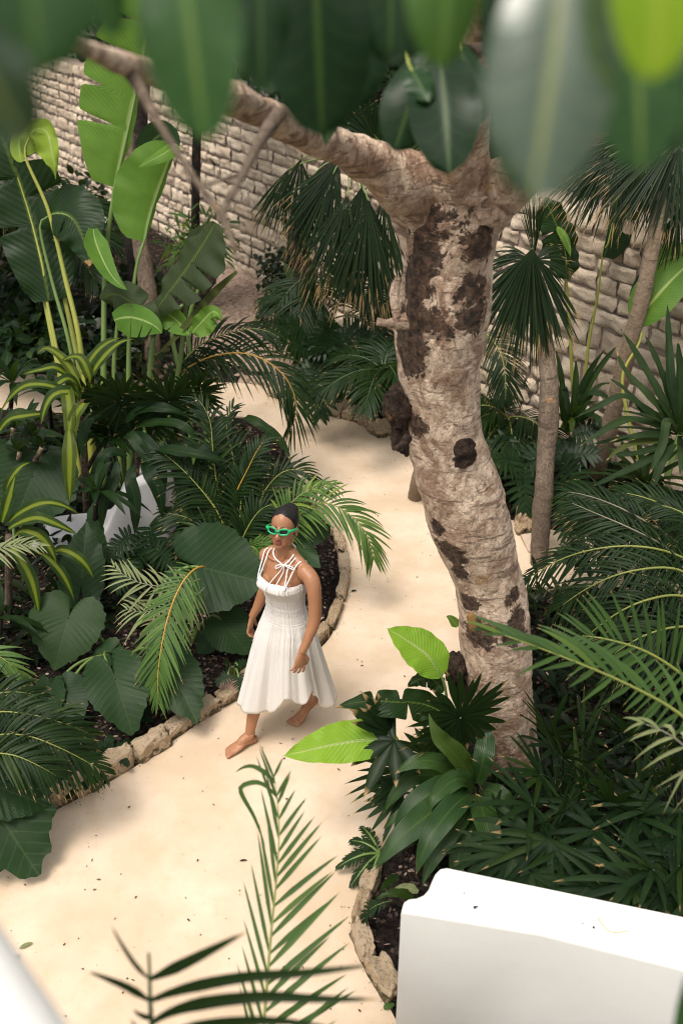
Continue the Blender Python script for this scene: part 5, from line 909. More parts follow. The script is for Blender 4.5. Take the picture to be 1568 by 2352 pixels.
# ferns and seedlings on the soil
for i, (lb, bx, by, r) in enumerate([('small dark fern in the shade left of the dark elephant ears', 100, 1620, .16), ('little fern on the bare soil under the dark elephant ear tip', 310, 1660, .10), ('little fern poking from the kerb stones at the lower left', 190, 1800, .12), ('tiny fern tucked behind the widest kerb stone', 250, 1740, .12)]):
    t = plant('fern', lb, 'fern', bx, by, 'ferns on the left soil'); auto_fronds(t, base(t) + np.array((0, 0, .03)), 7, r * 1.3, 320 + i, (0, 360), (20, 60), (G['fern'], G['stem_dark']), r * .42, 12, .012, arch=.5, rr=.003)
def lobed(t, c, D, N, L, mat='philo', seed=0, n=9, stalk=None, w=None):
    """split philodendron leaf: midrib with long finger lobes"""
    D = nrm(np.asarray(D, float)); N = nrm(np.asarray(N, float)); N = nrm(N - D * (D @ N)); Sx = np.cross(D, N); rg = np.random.RandomState(seed); mb = MB()
    q = np.linspace(0, 1, 7)[:, None]; pts = c + D * L * q - np.array((0, 0, 1)) * L * .16 * q**2
    blade(mb, pts, L * .13, up=N, prof='lance', m=14, ac=5, fold=.12)
    C = curve(pts, 40); s = np.linspace(0, .86, n)
    for sg in (1, -1):
        i = (s * 39).astype(int); a = np.radians(np.linspace(118, 30, n) + rg.uniform(-5, 5, n)); ll = L * np.interp(s, [0, .25, .6, 1], [.50, .62, .48, .26]) * rg.uniform(.9, 1.1, n)
        Dd = D * np.cos(a)[:, None] + Sx * sg * np.sin(a)[:, None] + N * .12; blades(mb, C[i], Dd, ll, L * .062 if w is None else w, np.repeat([N], n, 0), .22, rg.uniform(.2, .8, n), 7, 'strap', .15)
    lf = part('leaf', mb, G[mat], t)
    if stalk is not None: mb = MB(); tube(mb, [stalk, (stalk + c) / 2 + np.array((0, .02, .08)), c + D * L * .05], [.010, .007, .006], 16, 6); part('stalk', mb, G['stem'], lf)
def philo(label, bx, by, leaves, group='split-leaf philodendrons', mat='philo', name='philodendron', seed=0):
    t = plant(name, label, 'plant', bx, by, group)
    for i, (x, y, d, dx, dy, dz, L) in enumerate(leaves): c = P(x, y, d); lobed(t, c, (dx, dy, dz), camN(c, .8), L, mat, seed + i, stalk=base(t))
philo('tiny lobed seedling with pale leaves on the soil left of the white skirt', 535, 1570, [(520, 1530, 6.6, .2, -.3, .6, .10), (548, 1555, 6.5, .1, -.4, -.2, .09), (525, 1550, 6.55, -.6, -.3, -.2, .09), (545, 1530, 6.6, .6, 0, .5, .08)], None, 'fern', 'seedling', 5)
philo('split-leaf philodendron in silhouette in front of the white bench', 320, 1330, [(330, 1235, 7.4, -.3, -.3, -.8, .22), (300, 1230, 7.4, -.7, -.2, -.5, .22), (345, 1215, 7.3, .2, -.3, -.8, .24), (290, 1290, 7.2, -.3, -.4, -.6, .2), (360, 1260, 7.3, .6, -.2, -.5, .2)], seed=20)
philo('split-leaf philodendron hanging over the kerb at the far bend of the path', 760, 930, [(735, 860, 9.6, .0, -.4, -.8, .38), (712, 850, 9.7, -.6, -.3, -.5, .32), (765, 855, 9.6, .6, -.3, -.5, .32), (745, 800, 9.8, .1, .0, .7, .34), (700, 800, 9.9, -.5, -.2, .4, .34), (780, 800, 9.9, .7, 0, .3, .34)], seed=30)
philo('split-leaf philodendron below the hanging fan leaves left of the big trunk', 840, 940, [(800, 770, 9.8, .5, -.4, -.7, .46), (790, 770, 9.9, -.7, -.2, -.2, .36), (850, 780, 9.7, .6, -.4, -.6, .46), (700, 760, 10, -.6, -.3, .4, .36), (710, 790, 9.9, .3, -.3, -.7, .36), (830, 850, 9.5, .3, -.4, -.7, .36), (870, 850, 9.4, .6, -.3, -.4, .3), (800, 850, 9.6, -.5, -.3, -.6, .3)], seed=40)
philo('bright split-leaf philodendron between the big trunk and the slim scarred trunk', 1200, 1185, [(1206, 1070, 8.3, .02, -.4, -.8, .34), (1190, 1060, 8.35, -.7, -.2, .2, .30), (1222, 1055, 8.3, .6, 0, .5, .28), (1160, 1010, 8.6, -.4, -.3, -.5, .30), (1180, 1000, 8.6, .4, -.2, -.5, .28)], seed=60)
philo('split-leaf philodendron right of the slim scarred trunk', 1290, 1190, [(1290, 1060, 8.4, .5, -.3, -.5, .32), (1285, 1040, 8.5, .6, -.1, .1, .32), (1300, 1110, 8.2, .2, -.4, -.8, .3), (1310, 1000, 8.6, .7, 0, .3, .3), (1290, 1180, 8.0, .3, -.4, -.5, .26)], seed=70)
philo('philodendron leaves just above the pale flagstones on the right', 1390, 1260, [(1380, 1220, 7.4, -.5, -.3, .3, .26), (1400, 1230, 7.3, .0, -.4, -.6, .24), (1340, 1250, 7.5, -.7, -.2, -.2, .22)], seed=80)
# arecas and bushes of the far bed
t = plant('areca_palm', 'dark feather palm at the wall end of the gravel slope', 'palm', 740, 830)
for i, s in enumerate(['760,700,10.4 720,640,10.2 680,650,10.1 640,700,10.1 610,750,10.2', '750,720,10.3 710,670,10.1 690,720,10.0 690,800,10.0', '770,720,10.3 800,670,10.2 850,680,10.1 890,730,10.1', '750,720,10.4 700,690,10.2 650,680,10.2 600,700,10.3', '760,740,10.2 740,700,10.1 730,760,10.0 735,830,10.0', '770,730,10.3 830,730,10.1 870,780,10.0 890,840,10.0', '770,700,10.5 790,620,10.4 840,600,10.4']): frond(t, S3(s), .42, 30, .014, mats=(G['areca'], G['stem_dark']), ang=(60, 25), vee=.1, droop=.5, up=(0, -.5, .9), seed=340 + i, tint=(.1, .8))
t = plant('areca_palm', 'feather palm hidden between the big trunk and the stone wall', 'palm', 1180, 1050)
auto_fronds(t, P(1165, 960, 8.9), 7, .55, 351, (90, 330), (15, 50), AR, .30, 26, .012)
frond(t, S3('1100,760,8.9 1130,780,8.8 1155,830,8.75 1160,920,8.75'), .3, 34, .01, mats=AR, ang=(62, 24), vee=.1, droop=.3, up=(0, -.8, .6), seed=352)
t = plant('areca_palm', 'feather palm low in the far bed, left of the burl on the big trunk', 'palm', 880, 960)
auto_fronds(t, P(880, 850, 9.4), 8, .7, 353, (0, 360), (15, 60), (G['areca'], G['stem_dark']), .30, 24, .014)
t = plant('areca_palm', 'feather palm behind the bird-of-paradise at the far left wall', 'palm', 100, 760)
auto_fronds(t, P(100, 560, 11.5), 10, 1.3, 354, (0, 360), (20, 70), AR, .5, 30, .02)
t = plant('areca_palm', 'dark arching palm fronds filling the far left corner', 'palm', -40, 800)
auto_fronds(t, P(-30, 560, 10.4), 10, 1.5, 355, (0, 360), (25, 75), (G['areca'], G['stem_dark']), .5, 34, .02)
def bush(label, bx, by, cx, cy, cd, rx, rz, n, mat='shrub', lw=.03, ll=.09, seed=0, name='shrub', group=None, lab2=None):
    t = plant(name, label, 'shrub', bx, by, group); rg = np.random.RandomState(seed); c = P(cx, cy, cd); mb = MB()
    q = nrm(rg.normal(size=(n, 3))) * (rg.uniform(.25, 1, (n, 1))**.5) * (.75 + .35 * np.sin(rg.uniform(0, 40, (n, 1)))); pos = c + q * np.array((rx, rx, rz)); D = nrm(q + rg.normal(scale=.6, size=(n, 3))); N = nrm(np.array((0, -.3, 1.)) + rg.normal(scale=.5, size=(n, 3)))
    blades(mb, pos, D, ll * rg.uniform(.6, 1.3, n), lw * rg.uniform(.7, 1.2, n), N, .2, rg.uniform(0, 1, n), 5, 'oval', .2); part('foliage', mb, G[mat], t)
    mb = MB(); b = base(t)
    for k in range(5): tube(mb, [b, b * .4 + c * .6 + rg.normal(scale=.05, size=3), c + rg.normal(size=3) * np.array((rx, rx, rz)) * .5], [.014, .01, .004], 12, 5)
    part('stem', mb, G['bark_dark'], t); return t
bush('glossy small-leaved dark shrub at the foot of the wall beside the gravel slope', 645, 690, 645, 615, 12.4, .33, .34, 300, seed=1)
bush('dark shrub at the far left edge behind the tall stalks', 30, 800, 30, 700, 10.8, .55, .5, 420, 'shrub', .045, .14, seed=2)
bush('leafy dark shrub between the tall stalks and the pale block seat', 290, 800, 290, 690, 11.2, .5, .45, 360, 'shrub', .04, .14, seed=3)
bush('low leafy shrub left of the far path arm', 60, 845, 70, 770, 10.4, .6, .3, 380, 'philo', .05, .16, seed=4)
bush('shrub along the far side of the path below the pale block seat', 250, 860, 250, 815, 10.6, .7, .22, 380, 'shrub', .04, .14, seed=5)
bush('bright little-leaved shrub at the wall base behind the torn banana leaves', 440, 640, 450, 560, 12.6, .5, .45, 300, 'areca_light', .02, .2, seed=6)
bush('leafy shrub at the wall base near the white planter', 150, 560, 180, 480, 13.5, .7, .5, 340, 'shrub', .04, .16, seed=7)
t = plant('bird_of_paradise', 'low broad pale-backed leaves at the dark trunk base by the gravel slope', 'plant', 700, 720)
for i, s in enumerate(['690,690,11.2 670,640,11.1 650,600,11.1', '700,690,11.2 650,660,11.1 600,670,11.0', '690,700,11.2 640,700,11.0 590,720,10.9', '710,690,11.2 715,640,11.1 725,600,11.1', '680,720,11.0 640,740,10.8 600,790,10.8']): strap(t, s, .07, 'banana_grey' if i < 4 else 'crinum', seed=400 + i, prof='broad')
# crinum and yucca clumps, right
t = plant('spider_lily', 'strap-leaved lily clump at the wall foot left of the slanting pale trunk', 'plant', 1325, 985)
for i, (s, w) in enumerate([('1310,970,8.7 1340,880,8.6 1390,800,8.5', .03), ('1315,960,8.7 1360,870,8.6 1420,790,8.55', .032), ('1300,970,8.7 1290,880,8.6 1275,800,8.6', .03), ('1320,980,8.6 1360,900,8.5 1400,880,8.5', .03), ('1310,980,8.6 1320,900,8.5 1322,820,8.5', .032), ('1300,980,8.6 1290,920,8.5 1290,870,8.5', .035), ('1330,970,8.6 1380,930,8.5 1420,925,8.5', .03), ('1300,990,8.5 1300,940,8.4 1295,890,8.4 1300,950,8.35', .035), ('1330,960,8.6 1370,960,8.45 1385,1000,8.4', .028), ('1280,980,8.6 1260,940,8.55 1250,900,8.5', .03), ('1320,950,8.6 1350,905,8.5 1390,910,8.45 1410,940,8.45', .028), ('1290,985,8.5 1310,965,8.4 1310,1000,8.35', .03)]): strap(t, s, w, 'crinum', seed=420 + i, prof='strap')
rosette(t, P(1310, 960, 8.6), 6, .36, .03, G['crinum'], (20, 60), .4, 431)
t = plant('yucca', 'large sword-leaved yucca with grey-green blades at the right edge', 'plant', 1560, 1120)
for i, (s, w) in enumerate([('1555,970,7.4 1540,880,7.3 1535,790,7.3 1532,700,7.3', .035), ('1560,970,7.4 1560,860,7.35 1555,780,7.3', .036), ('1545,975,7.4 1510,900,7.3 1470,830,7.3 1425,755,7.3', .034), ('1540,980,7.4 1490,910,7.3 1440,860,7.3 1415,800,7.3', .03), ('1540,985,7.4 1480,940,7.3 1430,910,7.25 1380,930,7.25 1320,960,7.2', .03), ('1535,990,7.3 1460,965,7.2 1420,970,7.15 1370,1000,7.1 1330,1025,7.1', .032), ('1550,985,7.2 1530,970,7.1 1520,1020,7.1 1490,1090,7.1', .034), ('1570,970,7.4 1590,880,7.3 1600,800,7.3', .034), ('1540,1000,7.3 1480,1000,7.2 1420,1010,7.2 1360,1020,7.2', .028), ('1540,1010,7.3 1470,1040,7.2 1400,1040,7.2', .028), ('1545,1010,7.3 1480,1060,7.2 1420,1090,7.2 1350,1120,7.2', .03), ('1540,990,7.4 1490,960,7.3 1440,900,7.3 1400,870,7.35', .028), ('1550,1020,7.2 1520,1060,7.1 1500,1110,7.1 1470,1150,7.1', .03), ('1550,960,7.4 1520,860,7.35 1480,770,7.35', .03), ('1560,1010,7.2 1600,1050,7.1 1620,1100,7.1', .03), ('1545,1015,7.3 1450,1020,7.2 1390,1060,7.2', .028)]): strap(t, s, w, 'yucca', seed=440 + i, prof='strap', fold=.4)
rosette(t, P(1560, 1000, 7.4), 22, .62, .028, G['yucca'], (0, 65), .25, 461, 'strap')
t = plant('yucca', 'shaded sword-leaved clump behind the big drooping fronds on the right', 'plant', 1470, 1200); rosette(t, P(1480, 1110, 7.6), 18, .5, .026, G['crinum'], (5, 60), .35, 462, 'strap')
bush('dark shrub filling the ground between the flagstones and the drooping fronds', 1480, 1270, 1480, 1230, 7.4, .6, .3, 380, 'shrub', .03, .12, seed=8)
# tall trees beyond the wall
def farttree(label, x, y, z0, z1, r, n, seed, mat='shrub'):
    t = thing('background_tree', label, 'tree', (x, y, 0), 'dark trees beyond the stone wall'); rg = np.random.RandomState(seed); mb = MB(); c = np.array((x, y, (z0 + z1) / 2)); cl = nrm(rg.normal(size=(40, 3))) * rg.uniform(.3, 1, (40, 1)); k = n // 40
    q = np.repeat(cl, k, 0) + rg.normal(scale=.16, size=(k * 40, 3)); pos = c + q * np.array((r, r, (z1 - z0) / 2)); m_ = len(pos)
    blades(mb, pos, nrm(rg.normal(size=(m_, 3)) + (0, 0, -.3)), rg.uniform(.12, .26, m_), rg.uniform(.04, .07, m_), nrm(rg.normal(scale=.5, size=(m_, 3)) + (0, -.4, .8)), .2, rg.uniform(0, 1, m_), 5, 'oval', .2); part('crown', mb, G[mat], t)
    mb = MB(); tube(mb, [np.array((x, y, -.1)), np.array((x + .2, y, z0 * .6 + z1 * .2)), c], [.16, .12, .05], 20, 8)
    for a in cl[:10]: tube(mb, [c - (0, 0, .3 * (z1 - z0) / 2), c + a * np.array((r, r, (z1 - z0) / 2)) * .8], [.05, .015], 10, 5)
    part('trunk', mb, G['bark_dark'], t)
for i, (lb, x, y, z0, z1, r, n, mt) in enumerate([('dense dark tree beyond the wall behind the highest branch', .3, 15.5, .8, 5.5, 2.2, 2200, 'shrub'), ('sunlit-leaved tree beyond the wall above the hanging fan palms', 1.9, 14.2, .8, 5.0, 1.8, 1800, 'philo'), ('dark tree beyond the wall at the far left', -3.2, 21.5, .5, 5.5, 2.6, 2200, 'shrub'), ('tree beyond the wall behind the tallest banana leaf', -.8, 18.8, .8, 6.0, 2.4, 2200, 'philo'), ('dark tree beyond the wall seen left of the far banana leaves', -5.5, 25, .5, 5.0, 2.6, 1600, 'shrub')]): farttree(lb, x, y, z0, z1, r, n, 500 + i, mt)

# ------------------------------------------------------------------ mass of low undergrowth
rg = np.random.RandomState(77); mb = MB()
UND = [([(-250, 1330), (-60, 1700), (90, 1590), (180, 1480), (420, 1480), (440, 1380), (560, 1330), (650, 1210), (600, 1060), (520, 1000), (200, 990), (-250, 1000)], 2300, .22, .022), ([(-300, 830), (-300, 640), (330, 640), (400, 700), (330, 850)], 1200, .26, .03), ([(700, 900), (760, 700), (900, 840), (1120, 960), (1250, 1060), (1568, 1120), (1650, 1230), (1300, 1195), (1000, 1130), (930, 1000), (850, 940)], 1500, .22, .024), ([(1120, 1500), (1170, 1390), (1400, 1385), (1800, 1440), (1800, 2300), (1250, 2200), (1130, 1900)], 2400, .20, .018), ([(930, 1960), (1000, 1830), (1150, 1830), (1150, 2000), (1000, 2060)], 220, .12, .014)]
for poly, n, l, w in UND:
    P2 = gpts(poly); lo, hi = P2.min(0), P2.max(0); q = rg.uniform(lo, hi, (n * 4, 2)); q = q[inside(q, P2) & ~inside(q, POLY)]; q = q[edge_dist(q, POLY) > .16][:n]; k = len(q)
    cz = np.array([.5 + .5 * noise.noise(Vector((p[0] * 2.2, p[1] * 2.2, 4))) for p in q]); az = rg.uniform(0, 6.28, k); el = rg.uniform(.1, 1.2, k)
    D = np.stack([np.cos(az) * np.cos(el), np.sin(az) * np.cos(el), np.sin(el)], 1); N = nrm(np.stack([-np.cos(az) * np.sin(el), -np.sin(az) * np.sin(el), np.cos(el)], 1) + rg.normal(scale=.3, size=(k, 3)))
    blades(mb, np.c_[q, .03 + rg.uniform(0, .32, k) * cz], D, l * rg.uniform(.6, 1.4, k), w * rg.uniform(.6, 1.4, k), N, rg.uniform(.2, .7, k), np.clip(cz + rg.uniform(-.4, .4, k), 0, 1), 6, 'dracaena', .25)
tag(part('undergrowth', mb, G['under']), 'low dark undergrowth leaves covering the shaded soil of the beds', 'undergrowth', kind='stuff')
# ------------------------------------------------------------------ the woman walking
PO = np.array((-.33, 4.74, 0)); PX = nrm(np.array((.797, -.604, 0))); PF = np.array((PX[1], -PX[0], 0)); UZ = np.array((0, 0, 1.))   # her left, her front
def Lc(x, y, z): return PO + PX * x + PF * y + UZ * z
person = thing('person', 'barefoot woman in a white strappy midi dress and green sunglasses walking down the path', 'person', PO)
def shell(mb, rings, k=24):
    """closed loft through rings (centre, axis a, axis b)"""
    a = np.linspace(0, 2 * np.pi, k, endpoint=False); V = np.array([np.asarray(c) + np.cos(a)[:, None] * np.asarray(p) + np.sin(a)[:, None] * np.asarray(q) for c, p, q in rings]); n = len(rings)
    mb.grid(V, None, .5, 0, True); b = mb.n; mb.add([rings[0][0], rings[-1][0]], np.zeros((0, 3), int)); j = np.arange(k); jn = (j + 1) % k; i0 = b - n * k; i1 = b - k
    mb.f += [np.stack([np.full(k, b), i0 + jn, i0 + j], 1), np.stack([np.full(k, b + 1), i1 + j, i1 + jn], 1)]; mb.m += [np.zeros(k, int)] * 2
def egg(mb, c, A, B_, C_, n=14, k=20):
    th = np.linspace(-np.pi / 2 * .97, np.pi / 2 * .97, n); shell(mb, [(np.asarray(c) + np.asarray(C_) * math.sin(t), np.asarray(A) * math.cos(t), np.asarray(B_) * math.cos(t)) for t in th], k)
def E(mb, x, y, z, rx, ry, rz): egg(mb, Lc(x, y, z), PX * rx, PF * ry, UZ * rz)
# the head turns a little to her left and tips back
HP, HY = R(15), R(20); H0 = np.array((0, 0, 1.46))
def HT(v, inv=False):
    v = np.asarray(v, float) - H0 - (np.array((0, .004, -.030)) if inv else 0); x, y, z = v[..., 0], v[..., 1], v[..., 2]; c, s_ = math.cos(HP), math.sin(HP); cy, sy = math.cos(HY), math.sin(HY)
    if not inv: y, z = y * c - z * s_, y * s_ + z * c; x, y = x * cy + y * sy, -x * sy + y * cy
    else: x, y = x * cy - y * sy, x * sy + y * cy; y, z = y * c + z * s_, -y * s_ + z * c
    return np.stack([x, y, z], -1) + H0 + (0 if inv else np.array((0, .004, -.030)))
def Lh(x, y, z): return Lc(*HT((x, y, z)))
HX, HF, HZ = (nrm(Lh(*q) - Lh(0, 0, 1.46)) for q in ((1, 0, 1.46), (0, 1, 1.46), (0, 0, 2.46)))
def EH(mb, x, y, z, rx, ry, rz): egg(mb, Lh(x, y, z), HX * rx, HF * ry, HZ * rz)
body = MB()
# torso, neck
TZ = [(.76, .10, .09, 0), (.80, .140, .108, -.01), (.87, .150, .112, -.012), (.95, .130, .10, -.005), (1.03, .116, .088, .0), (1.10, .120, .09, .0), (1.18, .134, .098, .0), (1.25, .142, .094, -.004), (1.30, .140, .080, -.01), (1.335, .112, .066, -.016), (1.36, .075, .056, -.018)]
shell(body, [(Lc(0, y, z), PX * rx, PF * ry) for z, rx, ry, y in TZ])
shell(body, [(Lc(0, -.02, 1.30), PX * .062, PF * .055), (Lc(0, -.014, 1.365), PX * .054, PF * .052), (Lc(0, .0, 1.42), PX * .047, PF * .049), (Lc(0, .008, 1.47), PX * .046, PF * .050), (Lc(0, .008, 1.53), PX * .046, PF * .05)])
for sx in (-1, 1):
    tube(body, [Lc(sx * .03, -.022, 1.40), Lc(sx * .062, -.022, 1.362), Lc(sx * .100, -.018, 1.334), Lc(sx * (.142 if sx > 0 else .122), -.01, 1.304)], [.036, .036, .042, .046], 14, 14)
    tube(body, [Lc(sx * .016, .04, 1.338), Lc(sx * .06, .044, 1.345), Lc(sx * .12, .012, 1.342)], [.009, .010, .010], 10, 8)      # collar bones
    E(body, sx * .058, .060, 1.195, .056, .045, .06)
    tube(body, [Lc(sx * .040, -.0, 1.46), Lc(sx * .022, .036, 1.355)], [.014, .010], 10, 8)
# head
EH(body, 0, -.010, 1.602, .073, .095, .088); EH(body, 0, .026, 1.550, .061, .064, .088); EH(body, 0, .068, 1.481, .026, .021, .020); EH(body, 0, .046, 1.505, .047, .038, .040)
for sx in (-1, 1):
    EH(body, sx * .034, .050, 1.548, .030, .034, .042); EH(body, sx * .046, .014, 1.512, .019, .040, .036); EH(body, sx * .030, .076, 1.586, .026, .010, .008)
    EH(body, sx * .032, .074, 1.568, .016, .010, .009); EH(body, sx * .0115, .097, 1.535, .009, .011, .008)
    egg(body, Lh(sx * .0745, -.004, 1.556), nrm(HX * sx - HF * .4) * .008, nrm(HF + HX * sx * .5) * .018, HZ * .030)
tube(body, [Lh(0, .082, 1.590), Lh(0, .091, 1.57), Lh(0, .101, 1.550), Lh(0, .110, 1.538), Lh(0, .100, 1.530)], [.010, .0095, .0105, .012, .008], 16, 10)
EH(body, 0, .0905, 1.509, .021, .010, .0055); EH(body, 0, .0885, 1.4985, .018, .011, .0068)
def limbs(mb, pts, rad, k=18, n=30): tube(mb, pts, rad, n, k, .5, tuple(PF + .2 * UZ))
# arms (world joints)
aL = [Lc(.152, -.005, 1.305), PY(719, 1345, 4.595), PY(722, 1420, 4.55), PY(709, 1462, 4.515), PY(693, 1498, 4.48)]
aR = [Lc(-.128, -.005, 1.305), PY(620, 1325, 4.86), PY(605, 1362, 4.87), PY(592, 1392, 4.875), PY(579, 1416, 4.88)]
for A in (aL, aR): limbs(body, A, [.047, .046, .042, .039, .039, .037, .033, .027, .0235]); egg(body, A[0], PX * .05, PF * .05, UZ * .052)
def hand(mb, wrist, tip, side, palmN, spread=.16, curl=.35):
    """palm, four fingers of unequal length and a thumb that leaves the side of the palm"""
    ax = nrm(tip - wrist); pn = nrm(palmN - ax * (palmN @ ax)); sd_ = np.cross(ax, pn) * side        # sd_: towards the thumb
    pc = wrist + ax * .048; shell(mb, [(wrist - ax * .01, sd_ * .021, pn * .016), (wrist + ax * .02, sd_ * .027, pn * .0155), (pc, sd_ * .036, pn * .015), (wrist + ax * .082, sd_ * .038, pn * .013), (wrist + ax * .09, sd_ * .034, pn * .009)], 18)
    for i, (o, l) in enumerate(((.029, .068), (.010, .076), (-.010, .070), (-.029, .054))):
        b = wrist + ax * .080 + sd_ * o; d0 = nrm(ax + sd_ * (spread * (1 - i * .68))); c = curl * (1 + .22 * i)
        j1 = b + d0 * l * .42; d1 = nrm(d0 + pn * c); j2 = j1 + d1 * l * .34; d2 = nrm(d1 + pn * c * 1.1); j3 = j2 + d2 * l * .28
        tube(mb, [b - d0 * .012, b, j1, j2, j3], [.0088, .0088, .0085, .0078, .0066], 16, 10); egg(mb, j3, sd_ * .0066, pn * .0066, d2 * .007, 8, 10)
    t0 = wrist + ax * .026 + sd_ * .022; t1 = t0 + nrm(ax * .7 + sd_ * .75) * .034; t2 = t1 + nrm(ax + sd_ * .25 + pn * .35) * .030; t3 = t2 + nrm(ax + pn * .5) * .020
    tube(mb, [t0, t1, t2, t3], [.0135, .0115, .0095, .0078], 16, 10); egg(mb, t3, sd_ * .0078, pn * .0078, nrm(t3 - t2) * .008, 8, 10)
hand(body, aL[-1], PY(684, 1548, 4.45), 1, -PX * .8 - PF * .35, .22, .38)
hand(body, aR[-1], PY(570, 1464, 4.88), -1, PX * .9 - PF * .3, .12, .5)
# legs and feet
ankR, ankL = PG(574, 1688, .075), PY(712, 1612, 4.90)
toeR, toeL = PG(517, 1733, .012), PG(668, 1664, .012)
def foot(mb, ank, toe, heel_z, side, back=.028):
    d = toe - ank; d[2] = 0; ln = np.linalg.norm(d); d = d / ln; s = np.cross(UZ, d) * side      # s: towards the little toe
    heel = ank - d * back; heel[2] = heel_z + .028; ball = toe - d * .065; ball[2] = .022; toe = toe.copy(); toe[2] = .013
    up = nrm(np.cross(d, np.cross(UZ, d)))
    mid = (heel + ball) / 2 + UZ * .020; ins = ank * .55 + ball * .45 + UZ * .006
    shell(mb, [(heel - d * .018, s * .014, UZ * .016), (heel, s * .027, UZ * .029), (heel * .72 + ball * .28 + UZ * .012, s * .029, UZ * .034), (mid, s * .031, UZ * .030), (heel * .22 + ball * .78 + UZ * .006, s * .040, UZ * .022), (ball + d * .012, s * .043, UZ * .016), (ball + d * .03, s * .038, UZ * .011)], 18)
    tube(mb, [ank + UZ * .03, ank, ins, ball + UZ * .008 - d * .02], [.029, .033, .030, .018], 16, 14)
    for i, (o, l, r) in enumerate(((-.029, .055, .0125), (-.010, .052, .0092), (.005, .046, .0088), (.020, .038, .0082), (.033, .030, .008))):
        b = ball + d * .008 + s * o; e = b + d * l + s * o * .1; e[2] = r + .001; b = b.copy(); b[2] = .018; tube(mb, [b, b * .45 + e * .55 + UZ * .004, e], [r, r * .95, r * .9], 10, 10); egg(mb, e, s * r, UZ * r * .85, d * r, 8, 10)
    egg(mb, ank + s * .028 + UZ * .005, s * .010, d * .012, UZ * .012, 8, 10); egg(mb, ank - s * .028 + UZ * .012, s * .010, d * .012, UZ * .012, 8, 10)
foot(body, ankR.copy(), toeR.copy(), .0, -1); foot(body, ankL.copy(), toeL.copy(), .085, 1, .042)
hipR, hipL = Lc(-.085, 0, .84), Lc(.085, 0, .84); kneeR = (hipR + ankR) / 2 + PF * .045; kneeL = (hipL + ankL) / 2 + PF * .06
for h, k_, a_ in ((hipR, kneeR, ankR), (hipL, kneeL, ankL)):
    calf = k_ * .68 + a_ * .32 - PF * .012
    limbs(body, [h, (h + k_) / 2 + PF * .01, k_, calf, k_ * .3 + a_ * .7, a_ + UZ * .02], [.082, .072, .062, .054, .052, .054, .046, .036, .0295], 20, 44)
# fuse into one continuous skin
def fuse(mb, name, vox, smooth=4):
    me = mb.mesh(name + '_raw'); ob = bpy.data.objects.new(name, me); COL.objects.link(ob)
    m = ob.modifiers.new('r', 'REMESH'); m.mode = 'VOXEL'; m.voxel_size = vox; m.use_smooth_shade = True
    s = ob.modifiers.new('s', 'SMOOTH'); s.factor = .5; s.iterations = smooth
    dg = bpy.context.evaluated_depsgraph_get(); out = bpy.data.meshes.new_from_object(ob.evaluated_get(dg)); bpy.data.objects.remove(ob); bpy.data.meshes.remove(me); return out
me = fuse(body, 'body', .0036, 3)
V = np.empty(len(me.vertices) * 3); me.vertices.foreach_get('co', V); V = V.reshape(-1, 3)
def skin_mat():
    M = NT('tanned_skin'); a = M.noise(9, 3); b = M.noise(260, 3); col = M.mix(a, (.38, .185, .095), (.30, .132, .065))
    lip = M.attr('lip'); brow = M.attr('brow'); col = M.mix(M.math('MULTIPLY', M.attr('flush'), .35), col, (.42, .14, .09)); col = M.mix(M.math('MULTIPLY', lip, .95), col, (.20, .045, .035)); col = M.mix(brow, col, (.02, .012, .01))
    M.l(col, M.b.inputs['Base Color']); M.b.inputs['Roughness'].default_value = .42; M.b.inputs['Specular IOR Level'].default_value = .4
    M.b.inputs['Subsurface Weight'].default_value = .12; M.b.inputs['Subsurface Radius'].default_value = (.012, .005, .003); M.b.inputs['Subsurface Scale'].default_value = 1.0; M.bump(b, .05, .003); return M.m
Q = HT(np.stack([(V - PO) @ PX, (V - PO) @ PF, V[:, 2]], 1), True)
ed = np.empty(len(me.edges) * 2, np.int32); me.edges.foreach_get('vertices', ed); ed = ed.reshape(-1, 2); hw = np.clip((Q[:, 2] - 1.47) / .02, 0, 1) * np.where((Q[:, 1] > .088) | (np.abs(Q[:, 0]) > .068), .15, 1.0)
deg = np.bincount(ed.ravel(), minlength=len(V))[:, None]
for _ in range(10):
    acc = np.stack([np.bincount(ed[:, 0], V[ed[:, 1], k], len(V)) + np.bincount(ed[:, 1], V[ed[:, 0], k], len(V)) for k in range(3)], 1) / deg; V = V + (acc - V) * (.6 * hw)[:, None]
me.vertices.foreach_set('co', V.ravel())
def soft(c, r): return np.clip(1.6 - np.sqrt((((Q - c) / r)**2).sum(1)) * 1.1, 0, 1)
lip = np.maximum(soft((0, .094, 1.5085), (.024, .02, .0075)), soft((0, .092, 1.4985), (.021, .02, .0078)))
brow = np.zeros(len(V))
for sx in (-1, 1):
    for q in np.linspace(0, 1, 5): brow = np.maximum(brow, soft((sx * (.016 + .034 * q), .09 - .012 * q * q, 1.592 + .006 * math.sin(q * 2.4)), (.008, .016, .0038)))
flush = np.maximum(np.maximum(soft((.04, .075, 1.545), (.022, .03, .018)), soft((-.04, .075, 1.545), (.022, .03, .018))), soft((0, .11, 1.536), (.013, .02, .01)))
for n_, v_ in (('lip', lip), ('brow', brow), ('flush', flush)): at = me.attributes.new(n_, 'FLOAT', 'POINT'); at.data.foreach_set('value', v_.astype(np.float32))
me.transform(__import__('mathutils').Matrix.Translation(Vector(-PO))); me.materials.append(skin_mat())
for p in me.polygons: p.use_smooth = True
bo = bpy.data.objects.new('body', me); COL.objects.link(bo); bo.parent = person
